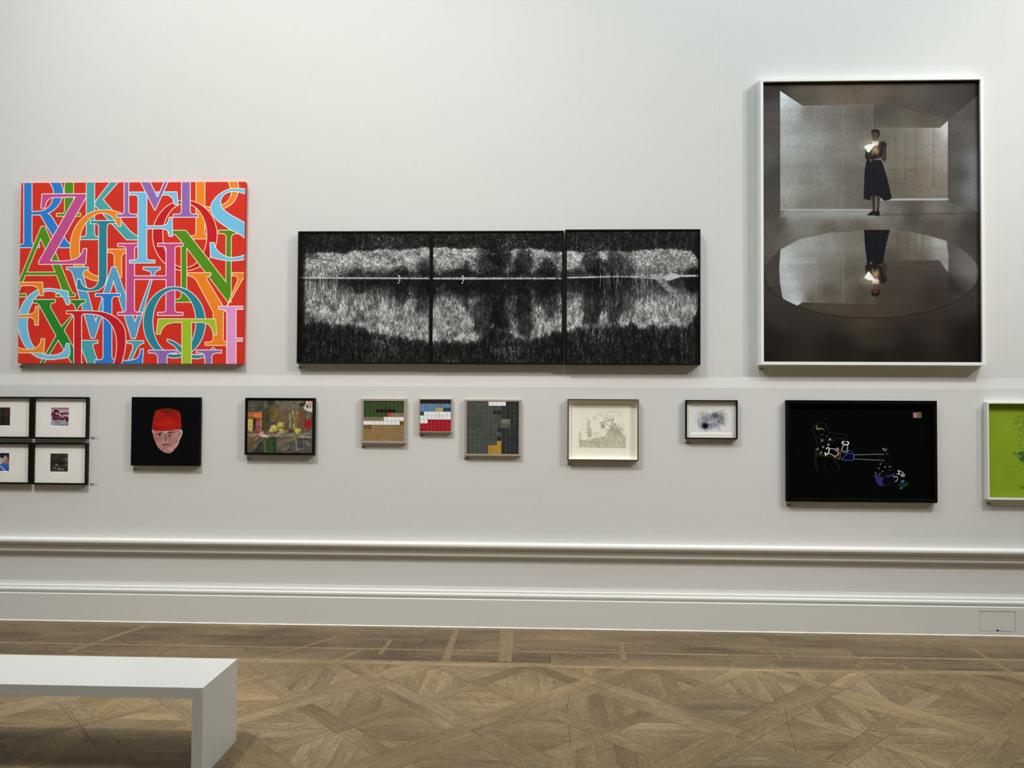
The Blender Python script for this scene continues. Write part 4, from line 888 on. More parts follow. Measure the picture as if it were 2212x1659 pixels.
# ------------------------------------------------------------------ face in a red cap
def cap_picture():
    p = Pic([(125, 115), (1495, 120), (1485, 1490), (118, 1482)], 330, 324, (3, 3, 5)); p.mul(fbm(324, 330, 6, 6, 3, 301), .25)
    n = fbm(324, 330, 20, 14, 4, 303)
    def tint(c1, c2, s_=0):
        def f(X, Y):
            v_ = n[np.clip(Y.astype(int), 0, 323), np.clip(X.astype(int), 0, 329)][..., None]; v_ = np.clip((v_-.5)*3+.5+s_, 0, 1)
            return np.array(c1)*(1-v_)+np.array(c2)*v_
        return f
    face = smooth([(552, 750), (565, 880), (600, 990), (650, 1090), (730, 1180), (820, 1228), (900, 1228), (960, 1190), (1030, 1090), (1070, 980), (1098, 920), (1118, 900), (1138, 830), (1130, 785), (1104, 770), (1100, 740), (820, 760)], True)
    p.poly(face, tint((168, 110, 104), (206, 160, 152)), 1, .9)
    p.line(smooth([(1100, 770), (1132, 790), (1136, 830), (1112, 905), (1080, 960), (1060, 1040), (1010, 1110)]), 22, (232, 218, 216), .9, 2)
    p.line(smooth([(555, 770), (566, 880), (604, 985), (650, 1085), (740, 1180), (860, 1228), (930, 1210), (1000, 1130)]), 9, (216, 180, 178), .85, 1)
    for (x, y, rx, ry, c_) in ((690, 1060, 50, 90, (196, 120, 104)), (960, 960, 60, 100, (190, 132, 122)), (980, 1100, 60, 40, (200, 168, 166)), (740, 900, 90, 40, (186, 148, 146)), (850, 1160, 70, 40, (206, 148, 136)), (1040, 860, 40, 60, (196, 160, 154))): p.ell(x, y, rx, ry, c_, .5, 8)
    p.poly(smooth([(540, 670), (560, 560), (590, 430), (612, 385), (740, 350), (860, 345), (980, 368), (1060, 395), (1098, 450), (1112, 600), (1122, 740), (1000, 765), (840, 788), (700, 790), (560, 770)], True), tint((150, 24, 12), (182, 32, 18)), 1, .8)
    p.poly(smooth([(600, 410), (700, 420), (860, 452), (1000, 440), (1090, 410), (980, 366), (860, 348), (740, 352), (620, 385)], True), (138, 30, 16), .9, 2)
    p.poly(smooth([(760, 400), (860, 372), (960, 400), (900, 440), (820, 430)], True), (108, 40, 20), .8, 3)
    p.line(smooth([(560, 650), (640, 540), (780, 485), (900, 490), (1020, 560), (1085, 650)]), 10, (140, 24, 16), .7, 3)
    p.poly(smooth([(600, 640), (760, 530), (920, 520), (1050, 640), (980, 720), (700, 730)], True), (192, 34, 18), .55, 8)
    for y in (690, 735): p.line(smooth([(640, y), (820, y+18), (1020, y-10)]), 9, (200, 40, 24), .5, 2)
    p.line(smooth([(612, 385), (590, 430), (560, 560), (540, 670), (545, 760)]), 6, (96, 56, 66), .8, 1)
    p.line(smooth([(1060, 395), (1098, 450), (1112, 600), (1122, 740)]), 6, (110, 60, 70), .8, 1)
    D = (22, 14, 14)
    for P in ([(648, 850), (660, 862), (672, 838), (690, 852), (706, 832), (722, 846), (742, 832)], [(850, 832), (870, 820), (884, 836), (902, 816), (918, 834), (936, 818), (962, 824)]): p.line(P, 15, D, .95, .8)
    for cx in (704, 900): p.line(arc(cx, 876, 22, 20, 0, 360, 20), 6, (70, 50, 50), .9, .7); p.ell(cx-12, 880, 13, 16, (10, 6, 6), 1, .6)
    p.line([(800, 850), (806, 880), (800, 910), (812, 940), (806, 965), (812, 1000)], 15, (34, 24, 26), .95, .8)
    p.line([(812, 1000), (790, 1030), (805, 1045)], 6, (120, 104, 110), .8, 1)
    p.line([(745, 1072), (770, 1062), (790, 1074), (812, 1056), (834, 1064), (850, 1046), (872, 1066)], 16, D, .95, .8)
    p.line(smooth([(765, 1103), (820, 1088), (892, 1080)]), 6, (70, 50, 52), .9, 1)
    return p
xl, xr, zb, zt = -2.9579, -2.4542, 1.1213, 1.6166
t = thing('face_painting', 'square black canvas painted with a pink face under a red cap', 'painting', ((xl+xr)/2, YL, zb))
MB().box(-(xr-xl)/2, (xr-xl)/2, -.0295, -.001, 0, zt-zb).build('canvas', mat('black_canvas', L3((4, 4, 6)), .6, .12, noise=.1, nscale=50, bump=.3, bscale=500), t)
painted('painted_face', cap_picture(), xr-xl, zt-zb, -.0302, 0, paintm, t, G)

# ------------------------------------------------------------------ still life in oils
def still_picture():
    p = Pic([(255, 195), (1750, 210), (1742, 1425), (245, 1415)], 330, 268, (100, 88, 72)); r = random.Random(5)
    for pts, c_ in (([(255, 190), (690, 190), (660, 460), (255, 470)], (78, 82, 66)), ([(690, 190), (920, 190), (860, 330), (720, 360)], (60, 64, 60)), ([(860, 190), (1560, 190), (1400, 400), (1000, 560), (900, 380)], (116, 104, 88)),
                    ([(760, 380), (960, 330), (930, 690), (780, 690)], (112, 100, 50)), ([(950, 500), (1230, 420), (1230, 700), (960, 760)], (112, 92, 72)), ([(620, 400), (760, 380), (760, 900), (600, 900)], (78, 68, 48)),
                    ([(1380, 480), (1560, 460), (1560, 860), (1390, 860)], (112, 78, 58)), ([(1560, 480), (1745, 480), (1745, 900), (1600, 900)], (92, 74, 60)),
                    ([(250, 1040), (520, 1060), (360, 1300), (250, 1420)], (104, 82, 46)), ([(520, 1060), (700, 1070), (640, 1420), (330, 1410)], (66, 66, 56)), ([(690, 1060), (940, 1060), (930, 1415), (670, 1415)], (56, 72, 44)),
                    ([(940, 1080), (1330, 1080), (1260, 1420), (930, 1420)], (106, 96, 84)), ([(1330, 1080), (1745, 1080), (1745, 1425), (1260, 1425)], (84, 84, 78)),
                    ([(250, 960), (1745, 960), (1745, 1060), (250, 1050)], (128, 114, 98))): p.poly(pts, c_, .92, 4)
    n = [fbm(268, 330, 26, 20, 4, 400+i, .65) for i in range(2)]
    for i in range(520):          # brush marks in the local colour, lighter or darker
        x, y = r.uniform(255, 1745), r.uniform(200, 1420); T = p.T([(x, y)])[0]; xi, yi = min(int(T[0]), 329), min(int(T[1]), 267)
        if xi < 0 or yi < 0: continue
        c_ = p.a[yi, xi]*r.uniform(.66, 1.42)+np.array([r.uniform(-8, 8) for _ in range(3)]); a = r.choice([r.uniform(-.5, .5), r.uniform(.6, 1.2), 1.5, -.9]); l = r.uniform(20, 80)
        p.line([(x, y), (x+l*math.cos(a), y+l*math.sin(a))], r.uniform(8, 24), c_, .6, 1.2)
    # red and orange blocks, yellow and dark uprights at the left
    p.poly([(262, 470), (580, 480), (575, 600), (300, 615), (262, 560)], (176, 98, 56), 1, 2); p.poly([(400, 500), (580, 490), (572, 600), (420, 600)], (222, 118, 38), .9, 3); p.line([(290, 545), (560, 530)], 20, (236, 140, 60), .7, 3)
    p.poly([(262, 640), (380, 630), (370, 880), (340, 930), (262, 910)], (196, 168, 82), 1, 2); p.line([(320, 650), (320, 860)], 34, (222, 176, 62), .8, 4); p.line([(280, 640), (275, 820)], 14, (226, 214, 170), .8, 3)
    p.poly([(385, 620), (445, 620), (430, 910), (385, 890)], (48, 46, 46), 1, 2); p.poly([(450, 620), (575, 640), (572, 930), (430, 950)], (146, 84, 76), 1, 2); p.line([(560, 660), (570, 900)], 16, (212, 176, 140), .8, 3); p.line([(480, 640), (500, 900)], 22, (168, 92, 80), .7, 3)
    p.line([(420, 945), (540, 950), (580, 925)], 26, (186, 40, 44), .9, 3); p.line([(280, 440), (420, 440)], 18, (60, 56, 62), .8, 3); p.line([(340, 415), (400, 410)], 12, (150, 140, 136), .8, 3)
    p.line([(660, 200), (655, 400)], 22, (140, 130, 112), .8, 4); p.line([(615, 440), (600, 900)], 16, (34, 34, 26), .8, 4); p.line([(900, 300), (975, 395)], 14, (56, 46, 40), .8, 3); p.line([(700, 350), (900, 290)], 26, (96, 74, 62), .7, 5)
    p.poly([(740, 860), (790, 700), (870, 740), (780, 860)], (76, 84, 92), .9, 3)
    # lemons
    for cx, cy, rx, ry in ((860, 850, 95, 80), (1020, 780, 85, 75), (1045, 905, 75, 55), (800, 905, 50, 40), (1410, 915, 82, 78)):
        p.ell(cx, cy, rx, ry, (162, 146, 62), .95, 3); p.ell(cx-10, cy-12, rx*.65, ry*.6, (208, 194, 104), .85, 4)
        for i in range(9): a = r.uniform(0, 6.3); p.line([(cx+rx*.5*math.cos(a), cy+ry*.5*math.sin(a)), (cx+rx*.9*math.cos(a+.5), cy+ry*.9*math.sin(a+.5))], 12, r.choice([(226, 214, 110), (120, 112, 40), (232, 224, 160), (86, 80, 36)]), .7, 2)
    p.line(smooth([(940, 950), (1040, 960), (1130, 935), (1180, 900)]), 16, (214, 206, 190), .85, 2); p.line([(960, 850), (1150, 850)], 14, (66, 50, 30), .7, 3); p.ell(1250, 920, 60, 40, (84, 58, 58), .9, 3)
    # jug
    p.poly(smooth([(1215, 520), (1240, 460), (1330, 440), (1440, 460), (1430, 560), (1400, 700), (1370, 860), (1230, 870), (1205, 760), (1240, 660)], True), (122, 110, 72), .9, 3)
    for P, c_ in (([(1225, 500), (1220, 620), (1240, 700), (1215, 830)], (206, 198, 160)), ([(1290, 450), (1300, 560), (1340, 640)], (214, 206, 170)), ([(1400, 460), (1380, 520)], (196, 186, 140)), ([(1320, 760), (1340, 860)], (218, 212, 192)), ([(1260, 640), (1290, 660)], (70, 60, 34)), ([(1380, 480), (1410, 640)], (150, 130, 80)), ([(1330, 540), (1290, 640)], (90, 86, 50))): p.line(smooth(P), 17, c_, .85, 2)
    for x in (1440, 1480, 1530): p.line([(x, 520), (x-6, 820)], 12, (140, 84, 64), .6, 4)
    # pale face box top right, red shape
    p.poly([(1600, 215), (1745, 215), (1742, 480), (1650, 470), (1560, 420), (1530, 370), (1590, 300)], (212, 206, 190), .95, 2); p.poly([(1620, 205), (1745, 205), (1745, 300), (1640, 260)], (206, 150, 140), .8, 3); p.line([(1640, 212), (1745, 214)], 14, (178, 38, 44), .9, 2)
    p.ell(1630, 350, 22, 36, (40, 46, 40), .9, 2); p.ell(1692, 360, 14, 30, (44, 40, 36), .9, 2); p.line([(1600, 330), (1690, 290), (1710, 310)], 12, (44, 44, 40), .8, 2); p.line([(1470, 300), (1540, 300)], 50, (38, 34, 30), .9, 4)
    for x in (1635, 1690): p.line([(x, 500), (x-10, 640)], 15, (216, 212, 208), .85, 2)
    p.line([(1660, 500), (1665, 640)], 18, (40, 40, 60), .8, 2)
    p.poly(smooth([(1580, 690), (1660, 650), (1740, 700), (1710, 800), (1620, 850), (1560, 800)], True), (176, 28, 34), .95, 3); p.line([(1600, 680), (1690, 670)], 16, (70, 80, 120), .8, 3); p.line([(1640, 720), (1620, 800)], 14, (206, 50, 50), .7, 2)
    # bird and table edge
    p.poly(smooth([(505, 980), (560, 940), (620, 930), (640, 990), (720, 1020), (640, 1060), (560, 1050)], True), (206, 176, 168), .95, 2); p.ell(600, 965, 12, 14, (40, 30, 30), .9, 1); p.line([(510, 975), (560, 935)], 13, (190, 40, 50), .9, 2)
    p.line([(660, 1050), (740, 1020), (690, 1090)], 15, (226, 222, 206), .85, 2); p.line([(300, 1010), (480, 990)], 18, (168, 158, 140), .8, 3); p.line([(760, 1010), (1300, 1010)], 18, (168, 154, 132), .75, 3)
    p.line([(1440, 1055), (1700, 1060)], 14, (226, 220, 190), .9, 2); p.line([(1480, 1010), (1640, 960)], 18, (176, 168, 170), .8, 3); p.line([(1300, 1080), (1350, 1080)], 40, (150, 138, 66), .8, 5); p.line([(1010, 1170), (1340, 1090)], 34, (138, 124, 56), .8, 5)
    for P, c_, w_ in (([(600, 1090), (390, 1290)], (142, 140, 126), 26), ([(400, 1130), (500, 1070)], (160, 156, 140), 22), ([(330, 1400), (470, 1270)], (110, 122, 128), 22), ([(560, 1200), (480, 1380)], (28, 26, 20), 30), ([(640, 1110), (670, 1400)], (150, 136, 110), 20),
                      ([(1370, 1130), (1380, 1350), (1420, 1340)], (160, 166, 166), 26), ([(1620, 1240), (1660, 1180)], (212, 216, 212), 18), ([(1680, 1260), (1720, 1220)], (190, 196, 170), 16), ([(1440, 1340), (1560, 1320)], (150, 160, 156), 16), ([(1300, 1180), (1200, 1390)], (50, 44, 44), 20), ([(1110, 1390), (1250, 1340)], (40, 38, 34), 26),
                      ([(960, 1395), (1080, 1395)], (36, 30, 28), 10), ([(1430, 1120), (1700, 1110)], (52, 52, 48), 22), ([(1570, 1380), (1670, 1370)], (150, 40, 36), 20), ([(1500, 1200), (1480, 1300)], (50, 56, 52), 40), ([(860, 1080), (890, 1380)], (40, 54, 44), 40), ([(760, 1100), (800, 1300)], (66, 90, 50), 40), ([(1150, 1370), (1210, 1270)], (170, 164, 156), 10)): p.line(P, w_, c_, .75, 3)
    p.mul(n[0], .22); p.mul(n[1], .12)
    return p
xl, xr, zb, zt = -2.1236, -1.6173, 1.2049, 1.6158; w_, h_ = xr-xl, zt-zb
t = thing('still_life_painting', 'small black framed oil still life with yellow lemons, right of the red cap face', 'painting', ((xl+xr)/2, YL, zb))
frame(t, w_, h_, .010, .035, blackfr); backing(t, w_, h_)
MB().ring(w_-.02, h_-.02, [(0, -.012), (.0075, -.012), (.0075, -.010), (0, -.010)]).build('frame_tray', blackfr, t).location = (0, 0, .010)
painted('painted_board', still_picture(), w_-.034, h_-.034, -.028, .017, paintm, t, G)
MB().box(-w_/2+.0172, w_/2-.0172, -.0278, -.01, .0172, h_-.0172).build('stretcher', backm, t)

# ------------------------------------------------------------------ three tile panels
def tiles(label, xl, xr, zb, zt, n, colours, margins, fcol):
    w_, h_ = xr-xl, zt-zb
    t = thing('tile_panel', label, 'mosaic', ((xl+xr)/2, YL, zb), 'square cloth tile panels in pale frames')
    fm = mat('limed_wood', L3(fcol, G), .6, .25, noise=.07, nscale=60, stretch=(1, 1, 1))
    ml, mr, mb, mt = margins
    MB().ring(w_, h_, [(0, 0), (0, -.0185), (.0035, -.025), (.004, -.025), (min(ml, mr)-.0005, -.025), (min(ml, mr), -.0245), (min(ml, mr), -.002)]).build('frame', fm, t)
    MB().box(-w_/2+.002, w_/2-.002, -.0217, -.002, .002, h_-.002).build('backing_board', mat('grout', L3((150, 156, 142), G), .9, .1, noise=.05, nscale=90), t)
    aw, ah = w_-ml-mr, h_-mb-mt; cw, ch = aw/n, ah/n; r = random.Random(n)
    V = []; F = []; Cc = []
    for j in range(n):
        for i in range(n):
            c_ = np.array(colours(i, j), float); c_ = c_*(1+r.uniform(-.05, .05))+r.uniform(-2, 2)
            white = min(c_) > 180; g = .0006 if white else .0004
            y1 = -.0222-(.0012 if white else 0)-r.uniform(0, .0002)
            a, b_ = -w_/2+ml+i*cw+g*r.uniform(.4, 1.8), -w_/2+ml+(i+1)*cw-g*r.uniform(.4, 1.8)
            d, e = h_-mt-(j+1)*ch+g*r.uniform(.4, 1.8), h_-mt-j*ch-g*r.uniform(.4, 1.8); k = len(V); s_ = .0003
            V += [(a, -.0215, d), (b_, -.0215, d), (b_, -.0215, e), (a, -.0215, e), (a+s_, y1, d+s_), (b_-s_, y1, d+s_), (b_-s_, y1, e-s_), (a+s_, y1, e-s_)]
            F += [(k+4, k+5, k+6, k+7), (k, k+1, k+5, k+4), (k+1, k+2, k+6, k+5), (k+2, k+3, k+7, k+6), (k+3, k, k+4, k+7)]; Cc += [c_]*8
    o = mesh_obj('tiles', V, F, attr_mat('dyed_cloth_tile', .7, .15, bump=.4, bscale=500), t)
    at = o.data.color_attributes.new('paint', 'FLOAT_COLOR', 'POINT'); q = np.ones((len(V), 4), np.float32); q[:, :3] = np.clip(lin(np.clip(Cc, 0, 255))*G, 0, .93); at.data.foreach_set('color', q.ravel())
WHT = (246, 245, 240)
def tA(i, j):
    GR = (52, 76, 34)
    if j < 2: return GR
    if j == 2: return (34, 14, 22) if 3 <= i <= 7 else GR
    if j == 3: return GR if i < 6 else ((200, 78, 26) if i == 6 else (140, 124, 106))
    if j == 4: return (128, 116, 88) if i < 5 else WHT
    if j == 5: return WHT if i < 9 else (120, 86, 24)
    if j == 6 and i < 2: return (124, 90, 28)
    return (150, 120, 76)
def tB(i, j):
    if j == 0: return (42, 22, 14)
    if j == 1: return (98, 134, 170)
    if j == 2: return (98, 134, 170) if i < 4 else ((184, 168, 118) if i < 6 else (48, 70, 74))
    if j == 3: return (48, 68, 72) if i == 0 else WHT
    if j == 4 or (j == 5 and i < 2): return WHT
    return (172, 20, 34)
def tC(i, j):
    DK = (42, 49, 48); GY = (74, 78, 70)
    if j == 0: return (72, 82, 74) if i < 5 else (WHT if i < 9 else DK)
    if j == 2 and i in (6, 7): return (40, 42, 40)
    if j == 4 and i in (8, 9): return (118, 122, 100)
    if j == 5 and i in (8, 9): return (84, 90, 76)
    if j in (6,) and i == 7: return (40, 44, 38)
    if j == 7 and i == 7: return (82, 84, 84)
    if j == 8 and i == 7: return (42, 40, 48)
    if (j == 9 and i == 7) or (j >= 10 and 5 <= i <= 7): return (188, 144, 52)
    if i >= 8: return DK
    return GY
FC = (168, 153, 140)
tiles('middle sized tile panel, green above, white band, tan below, in a pale frame', -1.2839, -.9569, 1.2927, 1.6156, 10, tA, (.0180, .0195, .0185, .0175), FC)
tiles('smallest tile panel, with dark, blue, white and red bands', -.8674, -.6291, 1.3730, 1.6175, 8, tB, (.0085, .0095, .009, .0095), (176, 158, 146))
tiles('largest tile panel, grey with four white tiles above and a gold step below', -.5391, -.1363, 1.2088, 1.6138, 12, tC, (.0155, .0165, .0155, .0160), FC)

# ------------------------------------------------------------------ pale etching
def etching_picture():
    p = Pic([(215, 190), (1720, 200), (1720, 1475), (205, 1450)], 400, 336, (229, 221, 204)); r = random.Random(2)
    T = (186, 179, 158); n = fbm(336, 400, 60, 70, 3, 501, .7)
    p.poly([(440, 870), (470, 880), (480, 1040), (620, 1040), (660, 1020), (900, 1000), (1000, 960), (1150, 760), (1220, 665), (1330, 780), (1420, 950), (1478, 945), (1478, 1235), (435, 1208)], T, .62, 1)
    p.poly([(600, 780), (720, 790), (720, 900), (740, 980), (640, 1010), (620, 900)], T, .6, 2); p.poly([(630, 560), (700, 640), (700, 790), (600, 780), (605, 680)], T, .35, 2)
    p.poly([(905, 700), (1000, 682), (1030, 790), (940, 812)], (176, 169, 148), .8, 1); p.poly([(1130, 780), (1220, 670), (1380, 850), (1400, 1000), (1180, 1000)], (178, 171, 152), .55, 2)
    DK = (158, 151, 132)
    def L(P, w=9, a=.8, c_=DK): p.line(P, w, c_, a, .8)
    L([(890, 690), (1040, 640), (1180, 610)], 22, .75); L([(1000, 665), (1130, 770)], 16); L([(1190, 600), (1140, 770), (1120, 880)], 26, .7)
    for P in ([(1160, 620), (1050, 590), (960, 530)], [(1050, 590), (980, 610)], [(1080, 590), (1060, 500)], [(1150, 610), (1140, 530)], [(1180, 620), (1220, 580), (1200, 540)], [(1110, 640), (1060, 690)], [(1180, 640), (1220, 640)]): L(smooth(P), 11)
    for P in ([(1300, 690), (1390, 830)], [(1340, 800), (1440, 795)], [(1400, 830), (1380, 760)], [(1370, 830), (1440, 830)], [(1380, 830), (1400, 960)], [(1430, 830), (1400, 960)]): L(P, 10)
    p.poly(smooth([(470, 860), (500, 815), (540, 800), (580, 830), (600, 860), (620, 1030), (490, 1030)], True), (228, 221, 200), .9, 1); L(smooth([(470, 870), (500, 815), (540, 800), (580, 830), (600, 860), (625, 1035)]), 6); L([(470, 880), (490, 1035)], 6); L([(500, 880), (590, 890)], 5, .5)
    L(smooth([(520, 800), (550, 720), (620, 640)]), 5, .5)
    for P in ([(560, 580), (640, 570), (635, 550)], [(720, 860), (800, 890), (920, 885)], [(740, 930), (850, 900)], [(440, 1060), (530, 1080), (640, 1060)], [(640, 1110), (800, 1090), (930, 1110)]): L(smooth(P), 7, .7)
    for P in ([(900, 1010), (945, 1090)], [(1250, 1110), (1340, 1190)], [(1270, 990), (1380, 1070)], [(990, 930), (1090, 1000)], [(640, 1060), (760, 1000)]): p.line(P, 12, (240, 235, 215), .9, 1)
    def sc_(cx, cy, rx, ry, k, a=.45):
        for i in range(k): x, y = r.gauss(cx, rx/2), r.gauss(cy, ry/2); p.pen(smooth([(x, y), (x+r.uniform(-28, 28), y+r.uniform(-18, 18)), (x+r.uniform(-40, 40), y+r.uniform(-20, 20))], n=5), DK, a)
    sc_(1200, 440, 110, 34, 40); sc_(1330, 510, 60, 50, 22); sc_(790, 570, 90, 40, 34, .5); sc_(930, 500, 90, 40, 26); sc_(500, 700, 60, 60, 10, .35); sc_(1100, 560, 120, 60, 26, .5)
    sc_(1060, 840, 140, 60, 60, .5); sc_(1260, 860, 140, 120, 90, .5); sc_(900, 1100, 420, 90, 240, .45); sc_(660, 900, 60, 100, 50, .5); sc_(840, 960, 120, 60, 40); sc_(960, 740, 50, 50, 16, .6); L(arc(1437, 740, 26, 24, 0, 360, 20), 5, .5); sc_(790, 700, 40, 50, 10, .3)
    L([(435, 870), (435, 1208), (1478, 1235), (1478, 950)], 4, .5)
    ink = np.clip((222-p.a[..., 0])/40, 0, 1)[..., None]*(n[..., None]-.5)*90; p.a += ink
    return p
xl, xr, zb, zt = .1935, .6949, 1.1839, 1.6195; w_, h_ = xr-xl, zt-zb
t = thing('etching', 'pale grey etching on cream paper in a deep thin brown box frame', 'print', ((xl+xr)/2, YL, zb))
frame(t, w_, h_, .0095, .036, mat('brown_frame_wood', L3((104, 84, 66)), .5, .3, noise=.12, nscale=50)); backing(t, w_, h_)
MB().ring(w_-.019, h_-.019, [(0, -.034), (.0012, -.034), (.0012, -.004), (0, -.004)]).build('fillet', mat('cream_fillet', L3((246, 242, 232)), .8, .1, noise=.01, nscale=30), t).location = (0, 0, .0095)
painted('etching_sheet', etching_picture(), w_-.0215, h_-.0215, -.006, .01075, printm, t, 1.28)
glazing(t, w_, h_, .0095, -.031)

# ------------------------------------------------------------------ scribble drawing
def scribble_picture():
    p = Pic([(305, 335), (1560, 345), (1560, 1170), (295, 1160)], 270, 178, (229, 230, 226)); r = random.Random(8)
    def loops(cx, cy, rx, ry, k, cols, a, sp=1.0):
        for i in range(k):
            x, y = r.gauss(cx, rx*.28*sp), r.gauss(cy, ry*.28*sp); A, B = rx*r.uniform(.3, .8), ry*r.uniform(.3, .8); ph, f1, f2 = r.uniform(0, 6.3), r.choice([1, 2]), r.choice([1, 2, 3]); m_ = r.uniform(2.5, 6)
            P = [(x+A*math.cos(f1*t_+ph)+6*math.sin(5*t_), y+B*math.sin(f2*t_+ph*.7)) for t_ in np.linspace(0, m_, 40)]
            p.pen(P, r.choice(cols), a)
    loops(700, 740, 260, 300, 22, [(110, 104, 110), (120, 110, 90), (96, 92, 116)], .5); loops(1180, 760, 260, 290, 26, [(92, 92, 96), (110, 100, 90), (90, 84, 84)], .55)
    loops(940, 780, 330, 260, 24, [(96, 100, 140), (120, 118, 150)], .5); loops(660, 620, 110, 80, 14, [(186, 184, 120), (200, 196, 140)], .6)
    loops(1060, 640, 150, 120, 26, [(70, 70, 96), (50, 50, 72)], .55); loops(1230, 700, 150, 150, 18, [(110, 92, 84), (86, 76, 74)], .5); loops(760, 940, 170, 130, 26, [(30, 22, 48), (60, 50, 90)], .5); loops(960, 960, 260, 120, 22, [(110, 112, 160), (80, 84, 120)], .5); loops(820, 740, 180, 140, 20, [(120, 90, 110), (100, 96, 120)], .5)
    p.ell(755, 945, 88, 80, (18, 12, 26), .9, 5); p.ell(1068, 660, 26, 24, (26, 26, 36), .9, 3); p.ell(1168, 822, 22, 24, (16, 18, 12), .9, 2.5); p.ell(1260, 850, 40, 30, (110, 110, 96), .6, 4); p.ell(1030, 650, 70, 60, (88, 88, 110), .45, 6)
    for i in range(34): a = r.uniform(0, 6.3); p.pen([(755+60*math.cos(a), 945+55*math.sin(a)), (755+r.uniform(100, 150)*math.cos(a), 945+r.uniform(90, 130)*math.sin(a))], (30, 22, 44), .7)
    p.pen(smooth([(1030, 440), (1070, 370), (1040, 450), (1100, 430)]), (120, 120, 120), .6); p.pen(smooth([(1280, 470), (1400, 480), (1420, 540), (1370, 620)]), (110, 110, 110), .6)
    p.pen([(1340, 1130), (1400, 1136), (1410, 1126)], (130, 128, 140), .6)
    return p
xl, xr, zb, zt = 1.0249, 1.3883, 1.3416, 1.6161; w_, h_ = xr-xl, zt-zb
t = thing('scribble_drawing', 'small black framed drawing of tangled blue and black scribbled loops on white paper', 'drawing', ((xl+xr)/2, YL, zb))
frame(t, w_, h_, .0095, .031, blackfr, .004); backing(t, w_, h_)
mount(t, w_, h_, .0095, (-w_/2+.0335, w_/2-.0365, .040, h_-.0355), -.013)
painted('drawing', scribble_picture(), w_-.069, h_-.0745, -.0102, .0395, printm, t, G, -.0015)
glazing(t, w_, h_, .0095, -.025)

